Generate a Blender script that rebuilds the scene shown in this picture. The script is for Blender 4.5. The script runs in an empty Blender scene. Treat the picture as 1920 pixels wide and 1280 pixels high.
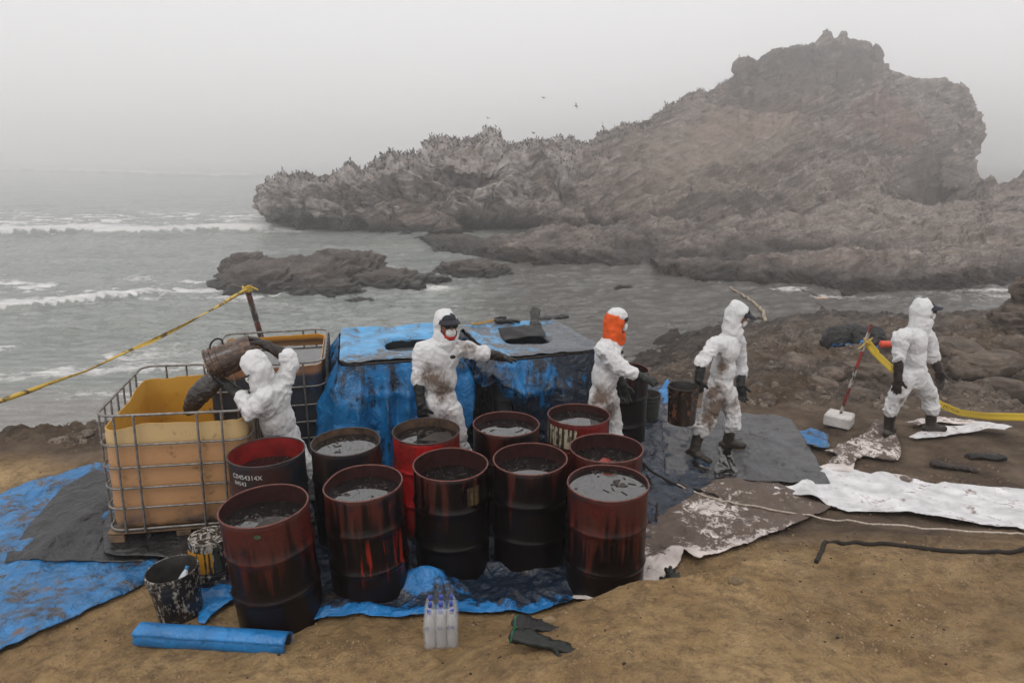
import bpy, bmesh, math, random
import numpy as np
from mathutils import Vector, Matrix, Euler

random.seed(7); np.random.seed(7)
SC = bpy.context.scene
COL = SC.collection
R = math.radians

# ------------------------------------------------------------------ camera
PITCH = R(15.3); CZ = 3.12; FPX = 1280.0
cam_d = bpy.data.cameras.new('camera'); cam = bpy.data.objects.new('camera', cam_d); COL.objects.link(cam)
cam.location = (0, 0, CZ); cam.rotation_euler = (R(90) - PITCH, 0, 0)
cam_d.lens = 24.0; cam_d.sensor_width = 36.0; cam_d.clip_start = 0.05; cam_d.clip_end = 3000
SC.camera = cam

# ------------------------------------------------------------------ sky, sun, exposure
W = bpy.data.worlds.new('World'); SC.world = W; W.use_nodes = True
nt = W.node_tree; nt.nodes.clear()
out = nt.nodes.new('ShaderNodeOutputWorld'); bg = nt.nodes.new('ShaderNodeBackground')
sky = nt.nodes.new('ShaderNodeTexSky'); sky.sky_type = 'NISHITA'; sky.sun_disc = False
sky.sun_elevation = R(58); sky.sun_rotation = R(20)
hs = nt.nodes.new('ShaderNodeHueSaturation'); hs.inputs['Saturation'].default_value = 0.12
nt.links.new(sky.outputs[0], hs.inputs['Color'])
# overcast layer: brighter towards the zenith, as a thick cloud deck is
tc = nt.nodes.new('ShaderNodeTexCoord'); sx = nt.nodes.new('ShaderNodeSeparateXYZ')
nt.links.new(tc.outputs['Generated'], sx.inputs[0])
mr = nt.nodes.new('ShaderNodeMapRange'); mr.inputs[1].default_value = 0.0; mr.inputs[2].default_value = 0.9
mr.inputs[3].default_value = 6.4; mr.inputs[4].default_value = 10.0
nt.links.new(sx.outputs['Z'], mr.inputs[0])
tint = nt.nodes.new('ShaderNodeVectorMath'); tint.operation = 'SCALE'; tint.inputs[0].default_value = (1.0, 0.985, 0.985)
nt.links.new(mr.outputs[0], tint.inputs['Scale'])
mx = nt.nodes.new('ShaderNodeMix'); mx.data_type = 'RGBA'; mx.inputs[0].default_value = 0.88
nt.links.new(hs.outputs[0], mx.inputs[6]); nt.links.new(tint.outputs[0], mx.inputs[7])
nt.links.new(mx.outputs[2], bg.inputs['Color']); bg.inputs['Strength'].default_value = 0.115
nt.links.new(bg.outputs[0], out.inputs['Surface'])

sun_d = bpy.data.lights.new('sun', 'SUN'); sun = bpy.data.objects.new('sun', sun_d); COL.objects.link(sun)
sun_d.energy = 0.8; sun_d.angle = R(25); sun_d.color = (1.0, 0.96, 0.92)
sun.rotation_euler = (R(32), 0, R(-20)); sun.location = (0, 0, 40)

SC.view_settings.view_transform = 'Standard'; SC.view_settings.look = 'None'
SC.view_settings.gamma = 1.0; SC.view_settings.use_curve_mapping = False
SC.view_settings.exposure = 0.12
SC.render.engine = 'CYCLES'
SC.cycles.max_bounces = 5; SC.cycles.diffuse_bounces = 3; SC.cycles.glossy_bounces = 3
SC.cycles.transmission_bounces = 4; SC.cycles.transparent_max_bounces = 6; SC.cycles.volume_bounces = 6
SC.cycles.caustics_reflective = False; SC.cycles.caustics_refractive = False
SC.cycles.use_adaptive_sampling = True; SC.cycles.adaptive_threshold = 0.02

# ------------------------------------------------------------------ projection helpers
CP, SP = math.cos(PITCH), math.sin(PITCH)
def at(px, py, D):
    u = (px - 960) / FPX; v = (py - 640) / FPX
    s = D / (CP - v * SP)
    return Vector((u * s, D, CZ + s * (-SP - v * CP)))
def atz(px, py, z):
    u = (px - 960) / FPX; v = (py - 640) / FPX
    s = (z - CZ) / (-SP - v * CP)
    return Vector((u * s, s * (CP - v * SP), z))

# ------------------------------------------------------------------ numpy noise
_rs = np.random.RandomState(11)
_perm = np.concatenate([_rs.permutation(256)] * 3).astype(np.int64)
_g = _rs.normal(size=(256, 3)); _g /= np.linalg.norm(_g, axis=1)[:, None]
def pn(P, seed=0):
    P = np.asarray(P, float) + seed * 17.13
    I = np.floor(P).astype(np.int64); F = P - I; I &= 255
    U = F * F * F * (F * (F * 6 - 15) + 10)
    def gr(dx, dy, dz):
        h = _perm[_perm[_perm[(I[:, 0] + dx) & 255] + ((I[:, 1] + dy) & 255)] + ((I[:, 2] + dz) & 255)]
        g = _g[h]
        return g[:, 0] * (F[:, 0] - dx) + g[:, 1] * (F[:, 1] - dy) + g[:, 2] * (F[:, 2] - dz)
    ux, uy, uz = U[:, 0], U[:, 1], U[:, 2]
    def L(a, b, t): return a + (b - a) * t
    return L(L(L(gr(0,0,0), gr(1,0,0), ux), L(gr(0,1,0), gr(1,1,0), ux), uy),
             L(L(gr(0,0,1), gr(1,0,1), ux), L(gr(0,1,1), gr(1,1,1), ux), uy), uz) * 1.5
def fbm(P, o=4, g=0.5, seed=0):
    s = 0; a = 1
    for i in range(o):
        s = s + a * pn(P * 2.03 ** i, seed + i); a *= g
    return s
def ridged(P, o=4, g=0.5, seed=0):
    s = 0; a = 1
    for i in range(o):
        s = s + a * (1 - np.abs(pn(P * 2.07 ** i, seed + i)) * 2); a *= g
    return s
def cells(P, seed=0):
    """worley: F1, F2, id-hash"""
    P = np.asarray(P, float) + seed * 3.7
    I = np.floor(P).astype(np.int64); f1 = np.full(len(P), 9.0); f2 = np.full(len(P), 9.0); idh = np.zeros(len(P))
    for dx in (-1, 0, 1):
        for dy in (-1, 0, 1):
            for dz in (-1, 0, 1):
                J = (I + np.array([dx, dy, dz])) & 255
                h = _perm[_perm[_perm[J[:, 0]] + J[:, 1]] + J[:, 2]]
                o = np.stack([_perm[h], _perm[h + 71], _perm[h + 139]], 1) / 256.0
                q = I + np.array([dx, dy, dz]) + o
                d = np.linalg.norm(q - P, axis=1)
                c = d < f1
                f2 = np.where(c, f1, np.minimum(f2, d)); idh = np.where(c, h / 256.0, idh); f1 = np.where(c, d, f1)
    return f1, f2, idh
def sstep(x, a, b):
    t = np.clip((x - a) / (b - a), 0, 1); return t * t * (3 - 2 * t)
def pl(x, pts):
    return np.interp(x, [p[0] for p in pts], [p[1] for p in pts])
def xyz(x, y, z=0): 
    x = np.asarray(x, float); return np.stack([x, np.asarray(y, float) + 0 * x, np.asarray(z, float) + 0 * x], -1)

# ------------------------------------------------------------------ scene helpers
def setp(o, label=None, cat=None, group=None, kind=None):
    if label: o['label'] = label
    if cat: o['category'] = cat
    if group: o['group'] = group
    if kind: o['kind'] = kind
    return o
def thing(name, label, cat, loc=(0, 0, 0), rz=0, group=None, rot=None):
    o = bpy.data.objects.new(name, None); COL.objects.link(o); o.empty_display_size = 0.2
    o.location = loc; o.rotation_euler = rot if rot else (0, 0, rz)
    return setp(o, label, cat, group)
def mesh_np(name, V, F, smooth=True, sharp=None):
    me = bpy.data.meshes.new(name)
    V = np.asarray(V, np.float32)
    if isinstance(F, np.ndarray):
        k = F.shape[1]; n = len(F)
        me.vertices.add(len(V)); me.vertices.foreach_set('co', V.ravel())
        me.loops.add(n * k); me.loops.foreach_set('vertex_index', F.astype(np.int32).ravel())
        me.polygons.add(n); me.polygons.foreach_set('loop_start', np.arange(0, n * k, k, dtype=np.int32))
        me.update(calc_edges=True)
    else:
        me.from_pydata([tuple(map(float, v)) for v in V], [], F); me.update()
    if smooth: me.shade_smooth()
    if sharp: me.set_sharp_from_angle(angle=R(sharp))
    return me
def obj(name, me, mat, parent=None, loc=(0, 0, 0), label=None):
    o = bpy.data.objects.new(name, me); COL.objects.link(o); o.location = loc
    if mat and not me.materials: me.materials.append(mat)
    if parent: o.parent = parent
    if label: o['label'] = label
    return o
def copy_tree(o, parent=None):
    c = o.copy(); COL.objects.link(c)
    if parent: c.parent = parent
    for ch in list(o.children): copy_tree(ch, c)
    return c
def grid_faces(nr, nc, wrap=False):
    r = np.arange(nr - 1)[:, None]; c = np.arange(nc if wrap else nc - 1)[None, :]
    c2 = (c + 1) % nc
    a = r * nc + c; b = r * nc + c2; d = (r + 1) * nc + c2; e = (r + 1) * nc + c
    return np.stack([a, b, d, e], -1).reshape(-1, 4)
def attr(me, name, vals):
    a = me.attributes.new(name, 'FLOAT', 'POINT'); a.data.foreach_set('value', np.asarray(vals, np.float32).ravel())

class G:
    """collects shapes for one mesh"""
    def __init__(s): s.v = []; s.f = []
    def add(s, V, F):
        o = len(s.v); s.v += [tuple(map(float, v)) for v in V]; s.f += [tuple(int(i) + o for i in f) for f in F]; return s
    def box(s, c, d, rz=0, rot=None, bev=0.0):
        x, y, z = d[0] / 2, d[1] / 2, d[2] / 2
        m = (rot.to_matrix() if rot else Matrix.Rotation(rz, 3, 'Z')); c = Vector(c)
        if bev <= 0:
            V = [(-x,-y,-z),(x,-y,-z),(x,y,-z),(-x,y,-z),(-x,-y,z),(x,-y,z),(x,y,z),(-x,y,z)]
            F = [(0,3,2,1),(4,5,6,7),(0,1,5,4),(1,2,6,5),(2,3,7,6),(3,0,4,7)]
        else:
            b = bev; V = []; ring = []
            for zz, k in ((-z, b), (-z + b, 0), (z - b, 0), (z, b)):
                for (sx_, sy_) in ((-1,-1),(1,-1),(1,1),(-1,1)):
                    pts = [(sx_*(x-b), sy_*(y-k)), (sx_*(x-k), sy_*(y-b))]
                    if sx_ * sy_ < 0: pts = pts
                    else: pts = pts[::-1]
                    if (sx_, sy_) in ((-1,-1),(1,1)): pts = [(sx_*(x-k), sy_*(y-b)), (sx_*(x-b), sy_*(y-k))]
                    else: pts = [(sx_*(x-b), sy_*(y-k)), (sx_*(x-k), sy_*(y-b))]
                    V += [(p[0], p[1], zz) for p in pts]
            F = [tuple(range(7, -1, -1)), tuple(range(24, 32))]
            for r in range(3):
                for i in range(8): F.append((r*8+i, r*8+(i+1) % 8, (r+1)*8+(i+1) % 8, (r+1)*8+i))
        return s.add([m @ Vector(v) + c for v in V], F)
    def tube(s, P, r, n=8, cap=True, closed=False, flat=1.0, up=None):
        P = [Vector(p) for p in P]; m = len(P)
        rr = r if isinstance(r, (list, tuple, np.ndarray)) else [r] * m
        T = []
        for i in range(m):
            a = P[(i - 1) % m] if (closed or i > 0) else P[i]; b = P[(i + 1) % m] if (closed or i < m - 1) else P[i]
            T.append((b - a).normalized())
        u = Vector(up) if up else (Vector((0, 0, 1)) if abs(T[0].z) < 0.9 else Vector((1, 0, 0)))
        u = (u - T[0] * u.dot(T[0])).normalized(); V = []
        for i in range(m):
            u = (u - T[i] * u.dot(T[i])).normalized(); w = T[i].cross(u)
            for k in range(n):
                a = 2 * math.pi * k / n
                V.append(P[i] + (u * math.cos(a) * flat + w * math.sin(a)) * rr[i])
        F = []
        for i in range(m if closed else m - 1):
            for k in range(n):
                j = (i + 1) % m
                F.append((i*n+k, i*n+(k+1) % n, j*n+(k+1) % n, j*n+k))
        if cap and not closed:
            F.append(tuple(range(n - 1, -1, -1))); F.append(tuple(range((m - 1) * n, m * n)))
        return s.add(V, F)
    def limb(s, a, b, ra, rb, n=14, sq=1.0, up=None):
        """closed tapered capsule"""
        a, b = Vector(a), Vector(b); d = (b - a).normalized(); P = []; rr = []
        for t in (-0.95, -0.8, -0.5, 0): P.append(a + d * ra * t); rr.append(ra * math.sqrt(max(0.02, 1 - t * t)))
        for t in (0.33, 0.66): P.append(a.lerp(b, t)); rr.append(ra + (rb - ra) * t)
        for t in (0, 0.5, 0.8, 0.95): P.append(b + d * rb * t); rr.append(rb * math.sqrt(max(0.02, 1 - t * t)))
        return s.tube(P, rr, n, flat=sq, up=up)
    def ball(s, c, r, rot=None, n=16, m=10):
        c = Vector(c); r = (r, r, r) if isinstance(r, (int, float)) else r
        M = rot if rot is not None else Matrix.Identity(3)
        V = [M @ Vector((0, 0, -r[2])) + c]
        for i in range(1, m):
            t = math.pi * i / m - math.pi / 2
            for k in range(n):
                a = 2 * math.pi * k / n
                V.append(M @ Vector((r[0] * math.cos(t) * math.cos(a), r[1] * math.cos(t) * math.sin(a), r[2] * math.sin(t))) + c)
        V.append(M @ Vector((0, 0, r[2])) + c); F = []
        for k in range(n): F.append((0, 1 + (k + 1) % n, 1 + k))
        for i in range(m - 2):
            for k in range(n): F.append((1+i*n+k, 1+i*n+(k+1) % n, 1+(i+1)*n+(k+1) % n, 1+(i+1)*n+k))
        e = len(V) - 1
        for k in range(n): F.append((1+(m-2)*n+k, 1+(m-2)*n+(k+1) % n, e))
        return s.add(V, F)
    def lathe(s, prof, n=32, cap0=False, cap1=False, c=(0, 0, 0)):
        V = [(c[0] + r * math.cos(2*math.pi*k/n), c[1] + r * math.sin(2*math.pi*k/n), c[2] + z) for r, z in prof for k in range(n)]
        m = len(prof); F = [(i*n+k, i*n+(k+1) % n, (i+1)*n+(k+1) % n, (i+1)*n+k) for i in range(m-1) for k in range(n)]
        if cap0: F.append(tuple(range(n - 1, -1, -1)))
        if cap1: F.append(tuple(range((m-1)*n, m*n)))
        return s.add(V, F)
    def mesh(s, name='m', smooth=True, sharp=40): return mesh_np(name, s.v, s.f, smooth, sharp if smooth else None)
    def build(s, name, mat, parent=None, loc=(0, 0, 0), smooth=True, sharp=40, label=None):
        return obj(name, s.mesh(name, smooth, sharp), mat, parent, loc, label)

def remesh(g, vox, smooth_it=4, name='m'):
    """union of closed shapes as one continuous surface; returns V, F arrays"""
    me = g.mesh('tmp', smooth=False); o = bpy.data.objects.new('tmp', me); COL.objects.link(o)
    m = o.modifiers.new('r', 'REMESH'); m.mode = 'VOXEL'; m.voxel_size = vox; m.adaptivity = 0
    if smooth_it:
        k = o.modifiers.new('s', 'SMOOTH'); k.factor = 0.5; k.iterations = smooth_it
    dg = bpy.context.evaluated_depsgraph_get(); ev = o.evaluated_get(dg)
    em = ev.to_mesh()
    V = np.empty(len(em.vertices) * 3, np.float32); em.vertices.foreach_get('co', V); V = V.reshape(-1, 3).astype(float)
    N = np.empty(len(em.vertices) * 3, np.float32); em.vertex_normals.foreach_get('vector', N); N = N.reshape(-1, 3).astype(float)
    F = [tuple(p.vertices) for p in em.polygons]
    ev.to_mesh_clear(); bpy.data.objects.remove(o); bpy.data.meshes.remove(me)
    return V, N, F

# ------------------------------------------------------------------ material builder
class MB:
    def __init__(s, name):
        s.m = bpy.data.materials.new(name); s.m.use_nodes = True; s.t = s.m.node_tree; s.t.nodes.clear()
        s.out = s.t.nodes.new('ShaderNodeOutputMaterial'); s.p = s.t.nodes.new('ShaderNodeBsdfPrincipled')
        s.t.links.new(s.p.outputs[0], s.out.inputs[0]); s._c = {}
    def n(s, ty): return s.t.nodes.new(ty)
    def ln(s, a, b): s.t.links.new(a, b)
    def put(s, sock, v):
        if isinstance(v, bpy.types.NodeSocket): s.ln(v, sock)
        elif isinstance(v, (tuple, list)): sock.default_value = (tuple(v) + (1,)) if len(v) == 3 and sock.type == 'RGBA' else tuple(v)
        else: sock.default_value = v
    def co(s, kind='Object', scale=(1, 1, 1), rot=(0, 0, 0), loc=None, rnd=False):
        key = (kind, tuple(scale), tuple(rot), loc, rnd)
        if key in s._c: return s._c[key]
        if kind == 'Pos': o = s.n('ShaderNodeNewGeometry').outputs['Position']
        else: o = s.n('ShaderNodeTexCoord').outputs[kind]
        if rnd:
            oi = s.n('ShaderNodeObjectInfo'); va = s.n('ShaderNodeVectorMath'); va.operation = 'SCALE'
            va.inputs[0].default_value = (37, 19, 53); s.ln(oi.outputs['Random'], va.inputs['Scale'])
            ad = s.n('ShaderNodeVectorMath'); ad.operation = 'ADD'; s.ln(o, ad.inputs[0]); s.ln(va.outputs[0], ad.inputs[1]); o = ad.outputs[0]
        mp = s.n('ShaderNodeMapping'); mp.inputs['Scale'].default_value = scale; mp.inputs['Rotation'].default_value = rot
        if loc: mp.inputs['Location'].default_value = loc
        s.ln(o, mp.inputs[0]); s._c[key] = mp.outputs[0]; return mp.outputs[0]
    def tilted(s, ang, scale):
        m = s.n('ShaderNodeMapping'); m.inputs['Scale'].default_value = scale; s.ln(s.co('Pos', rot=(0, ang, 0)), m.inputs[0]); return m.outputs[0]
    def noise(s, vec, scale=5, detail=4, rough=0.55, dist=0.0, col=False):
        q = s.n('ShaderNodeTexNoise'); q.inputs['Scale'].default_value = scale; q.inputs['Detail'].default_value = detail
        q.inputs['Roughness'].default_value = rough; q.inputs['Distortion'].default_value = dist
        s.ln(vec, q.inputs['Vector']); return q.outputs[1 if col else 0]
    def vor(s, vec, scale=5, feature='F1', out='Distance'):
        q = s.n('ShaderNodeTexVoronoi'); q.feature = feature; q.inputs['Scale'].default_value = scale
        s.ln(vec, q.inputs['Vector']); return q.outputs[out]
    def ramp(s, f, stops, interp='LINEAR'):
        q = s.n('ShaderNodeValToRGB'); q.color_ramp.interpolation = interp; e = q.color_ramp.elements
        while len(e) < len(stops): e.new(0.5)
        for i, (p, c) in enumerate(stops):
            if not isinstance(c, (tuple, list)): c = (c, c, c)
            e[i].position = p; e[i].color = tuple(c) + (1,)
        s.ln(f, q.inputs[0]); return q.outputs[0]
    def mix(s, f, a, b, mode='MIX'):
        q = s.n('ShaderNodeMix'); q.data_type = 'RGBA'; q.blend_type = mode
        s.put(q.inputs[0], f); s.put(q.inputs[6], a); s.put(q.inputs[7], b); return q.outputs[2]
    def math(s, op, a, b=0.0, clamp=False):
        q = s.n('ShaderNodeMath'); q.operation = op; q.use_clamp = clamp; s.put(q.inputs[0], a); s.put(q.inputs[1], b); return q.outputs[0]
    def mr(s, v, a, b, c=0.0, d=1.0):
        q = s.n('ShaderNodeMapRange'); s.put(q.inputs[0], v)
        for i, x in enumerate((a, b, c, d)): q.inputs[i + 1].default_value = x
        return q.outputs[0]
    def creases(s, v, scale, warp=.35):
        nz = s.noise(v, scale * .6, 3, .55, col=True); a = s.n('ShaderNodeVectorMath'); a.operation = 'MULTIPLY_ADD'; s.ln(nz, a.inputs[0]); a.inputs[1].default_value = (warp,) * 3; s.ln(v, a.inputs[2])
        return s.ramp(s.vor(a.outputs[0], scale, 'DISTANCE_TO_EDGE'), [(0.0, 1.0), (.16, 0.0)])
    def att(s, name): q = s.n('ShaderNodeAttribute'); q.attribute_name = name; return q.outputs['Fac']
    def z(s, kind='Object', ax='Z'):
        q = s.n('ShaderNodeSeparateXYZ'); s.ln(s.co(kind), q.inputs[0]); return q.outputs[ax]
    def bump(s, h, strength=0.5, dist=0.02):
        q = s.n('ShaderNodeBump'); q.inputs['Strength'].default_value = strength; q.inputs['Distance'].default_value = dist
        s.ln(h, q.inputs['Height'])
        if s.p.inputs['Normal'].is_linked: s.ln(s.p.inputs['Normal'].links[0].from_socket, q.inputs['Normal'])
        s.ln(q.outputs[0], s.p.inputs['Normal']); return s
    def set(s, **k):
        nm = {'color': 'Base Color', 'rough': 'Roughness', 'metal': 'Metallic', 'ior': 'IOR', 'spec': 'Specular IOR Level',
              'trans': 'Transmission Weight', 'coat': 'Coat Weight', 'coatr': 'Coat Roughness', 'sheen': 'Sheen Weight', 'sub': 'Subsurface Weight', 'alpha': 'Alpha'}
        for a, v in k.items(): s.put(s.p.inputs[nm[a]], v)
        return s
def simple(name, col, rough=0.6, metal=0.0, var=0.25, scale=12, **k):
    b = MB(name); v = b.co('Object', rnd=True); f = b.noise(v, scale, 5, 0.6)
    dk = tuple(c * (1 - var) for c in col); lt = tuple(min(1, c * (1 + var)) for c in col)
    b.set(color=b.ramp(f, [(0.3, dk), (0.7, lt)]), rough=rough, metal=metal, **{'spec': .32, **k})
    b.bump(b.noise(v, scale * 4, 3), 0.25, 0.004); return b.m
# ================================================================== THE SETTING
WZ = -3.4                                                   # sea level; the work plateau is z = 0
CTRL = [(-9,2.5,.05),(-6,3,0),(-3,2.5,.1),(0,2.2,.35),(2,2,.5),(5,2.5,.5),(8,3,.4),(-6,5,0),(-3,4,0),(-1,4.5,0),(.5,4.6,0),(2,5.4,.02),(3.5,5.2,.05),(5,5.5,.05),(8,6,.1),
 (-3,6,0),(-1,6,0),(1,6,0),(2.5,7,0),(4.5,7.6,-.06),(7,7.6,-.05),(10,8,0),
 (-5.5,7.0,-.05),(-8,6.4,-.1),(-5.5,8.1,-1.3),(-8,7.6,-1.5),(-12,7,-1.6),(-6,10.5,-3.9),(-12,10,-4.0),(-6,16,-4.4),(-12,16,-4.6),(-9,30,-5.5),
 (-3.6,8.5,-.1),(-3.6,10,-1.8),(-3.6,13,-3.9),(-1.7,9.0,-.1),(-1.7,10.8,-1.7),(-1.7,14.5,-3.9),(0,8.9,-.1),(0,11.5,-1.8),(0,16,-4.0),
 (1.5,9.3,-.15),(1.5,12,-1.5),(1.8,17,-3.7),(1.5,22,-4.4),(3,9,-.15),(3,12,-.9),(3.6,16,-2.2),(4.2,21.5,-3.35),(4,26,-4.3),
 (4.5,9,-.2),(4.8,11,-.55),(6,15,-1.45),(9,25.8,-3.35),(13.3,26.8,-3.3),(20,27,-3.3),(7,20,-2.4),(12,21,-2.2),(18,21,-2.0),
 (7,9.6,-.55),(7,11,-.45),(9,9.4,-.6),(9,12,-.4),(9,16,-1.2),(13,14,-.6),(14,17,-1.3),(18,15,-.6),
 (10,31,-4.3),(20,32,-4.5),(3,32,-5),(-3,30,-5.5)]
_c = np.array(CTRL); _A = np.sqrt(((_c[:, None, :2] - _c[None, :, :2]) ** 2).sum(-1) + 0.35)
_w = np.linalg.solve(_A, _c[:, 2])
def ground_base(X, Y):
    X = np.asarray(X, float).ravel(); Y = np.asarray(Y, float).ravel(); Z = np.zeros(len(X))
    for i in range(0, len(X), 40000):
        x, y = X[i:i+40000], Y[i:i+40000]
        Z[i:i+40000] = np.sqrt((x[:, None] - _c[:, 0]) ** 2 + (y[:, None] - _c[:, 1]) ** 2 + 0.35) @ _w
    # the sand bank in the foreground
    yc = pl(X, [(-1.2, 2.7), (-.6, 3.12), (-.28, 3.36), (0, 3.54), (.26, 3.68), (.7, 3.84), (1.3, 4.0), (2, 4.2), (5, 4.6)]) + 0.05 * pn(xyz(X * 3, Y * 0 + 4), 3)
    wd = pl(X, [(-.5, .35), (.2, .26), (1.1, .24), (1.8, .7), (3, 1.3)])
    hh = pl(X, [(-1.2, 0.0), (-.6, .04), (-.28, .13), (0.26, .23), (.7, .30), (1.3, .28), (2.2, .16), (6, .12)])
    return Z + hh * sstep((yc + wd - Y) / wd, 0, 1)
def rockmask(X, Y):
    m = sstep(Y, 8.1, 9.6) * sstep(X, 0.5, 2.0) + sstep(Y, 6.4, 7.0) * sstep(-X, 3.8, 4.6) + sstep(Y, 8.6, 9.4) * sstep(-X, -0.5, 0.3)
    return np.clip(m, 0, 1)
_rf = np.random.RandomState(4); FOOT = [(_rf.uniform(-.9, 4.2), _rf.uniform(3.1, 6.2), _rf.uniform(-.9, .9)) for _ in range(46)]
FOOT = [f for f in FOOT if f[1] < 4.0 + .25 * f[0] or f[0] > 1.6]
def ground_h(X, Y):
    X = np.asarray(X, float).ravel(); Y = np.asarray(Y, float).ravel()
    Z = ground_base(X, Y); P = xyz(X, Y)
    Z = Z + 0.012 * fbm(P * 1.7, 3, .5, 2) + 0.006 * fbm(P * 7, 3, .55, 5)
    far = sstep(Y, 2, 3) * (1 - sstep(Y, 4.6, 5.6)); Z = Z + far * 0.026 * np.clip(fbm(P * 3.4, 3, .6, 9), -.3, 1) + .010 * far * np.clip(ridged(P * 1.3, 3, .5, 19) - 1.1, 0, 1)
    k = (Y < 6.4) & (Y > 3.0) & (X > -1.6) & (X < 4.6)
    if k.any():
        xs_, ys2 = X[k], Y[k]; zf = np.zeros(len(xs_))
        for fx, fy, fa in FOOT:
            c, s_ = math.cos(fa), math.sin(fa); u_ = (xs_ - fx) * c + (ys2 - fy) * s_; v_ = -(xs_ - fx) * s_ + (ys2 - fy) * c; q = (u_ / .13) ** 2 + (v_ / .055) ** 2
            zf += -.022 * np.exp(-q ** 2) + .010 * np.exp(-((np.sqrt(q) - 1.35) / .3) ** 2)
        Z = Z.copy(); Z[k] += zf
    m = rockmask(X, Y)
    a = math.radians(28); c, s_ = math.cos(a), math.sin(a)
    Q = xyz((X * c + Y * s_) * 0.45, (-X * s_ + Y * c) * 1.35)
    Qw = Q + 0.35 * xyz(fbm(P * .5, 3, .5, 21), fbm(P * .5, 3, .5, 31))
    rk = (ridged(Qw * .8, 6, .58, 40) - 1.0) * 0.24 + fbm(P * .33, 3, .5, 44) * 0.22
    f1, f2, idh = cells(xyz(X * .85 + .25 * fbm(P * 1.2, 2, .5, 7), Y * .85), 4)
    rk = rk + (idh - .45) * 0.34 * sstep(f2 - f1, 0.02, 0.12) * sstep(pn(P * .35, 60), -.15, .25)
    g1, g2, idg = cells(xyz(X * 2.4, Y * 2.4 + .3 * pn(P * 2, 5)), 9)
    rk = rk + (idg - .5) * 0.12 * sstep(g2 - g1, 0.02, 0.15) * sstep(pn(P * .5, 66), -.1, .3)
    rk = rk + 0.045 * (ridged(xyz(X, Y) * 2.6 + .4 * xyz(pn(P * 2, 3), pn(P * 2, 4)), 4, .65, 71) - 1)
    return Z + m * rk
def gz(x, y): return float(ground_h([x], [y])[0])

# ---- materials of the setting
def mat_ground():
    b = MB('sandy ground'); v = b.co('Pos')
    n1 = b.noise(v, 1.1, 8, .68); n2 = b.noise(v, 10, 8, .72); n3 = b.noise(v, 70, 4, .75); rock = b.att('rock')
    sand = b.ramp(n1, [(0.3, (.23, .145, .070)), (0.5, (.42, .275, .130)), (0.68, (.58, .40, .205))])
    sand = b.mix(b.ramp(n2, [(0.46, 0.0), (0.64, .7)]), sand, (.15, .098, .056))
    brown = b.ramp(b.noise(v, 2.2, 7, .62), [(0.3, (.065, .044, .031)), (0.5, (.135, .095, .065)), (0.68, (.22, .16, .11))])
    c = b.mix(b.att('damp'), sand, brown)
    vs = b.co('Pos', (1, 1, 3), (0.2, 0.1, 0.5))
    r1 = b.noise(vs, 1.3, 8, .66, .4); r2 = b.noise(vs, 11, 6, .7)
    rc = b.ramp(r1, [(0.34, (.055, .043, .036)), (0.47, (.15, .12, .098)), (0.60, (.26, .21, .17)), (.72, (.38, .32, .26))])
    rc = b.mix(b.ramp(r2, [(0.44, 0.0), (0.65, .55)]), rc, (.085, .066, .053))
    c = b.mix(rock, c, rc)
    wet = b.mr(b.z('Pos'), WZ + .25, WZ + 1.3, .8, 0.0)
    c = b.mix(wet, c, (.022, .02, .018))
    crumbs = b.vor(v, 38); c = b.mix(b.ramp(crumbs, [(0.10, .55), (0.2, 0.0)]), c, b.mix(b.noise(v, 20), (.06, .04, .03), (.42, .33, .22)))
    b.set(color=c, rough=b.math('SUBTRACT', .93, b.math('MULTIPLY', wet, .45)), spec=.25)
    c = b.mix(b.ramp(b.noise(v, 45, 3, .8), [(.38, .55), (.5, 0.0)]), c, (.05, .034, .022), 'MULTIPLY') if False else c; b.bump(b.noise(v, 4.5, 6, .6), 1.0, .14); b.bump(n2, .9, .035); b.bump(n3, .8, .010); b.bump(r1, .9, .25); b.bump(r2, .8, .08)
    return b.m
M_ground = mat_ground()
# ground sheet: fine near the camera, coarser with distance
Yr = 1.6 * (46 / 1.6) ** (np.linspace(0, 1, 600) ** 1.0); us = np.linspace(-1.05, 1.05, 800)
YY, UU = np.meshgrid(Yr, us, indexing='ij'); XX = UU * (YY + 0.9)
ZZ = ground_h(XX, YY)
gm = mesh_np('ground', np.stack([XX.ravel(), YY.ravel(), ZZ], 1), grid_faces(len(Yr), len(us)))
rm = rockmask(XX.ravel(), YY.ravel()) * sstep(fbm(xyz(XX.ravel(), YY.ravel()) * .8, 4, .5, 3), -.45, .1)
attr(gm, 'rock', rm)
dm = np.clip(sstep(YY.ravel(), 4.3, 5.4) * sstep(XX.ravel(), .5, 1.4) + sstep(YY.ravel(), 5.8, 6.6) + .30 * sstep(XX.ravel(), 1.6, 3.2) + .35 * fbm(xyz(XX.ravel(), YY.ravel()) * 1.3, 3, .5, 8), 0, 1)
attr(gm, 'damp', dm)
obj('ground', gm, M_ground)['kind'] = 'structure'

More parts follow.
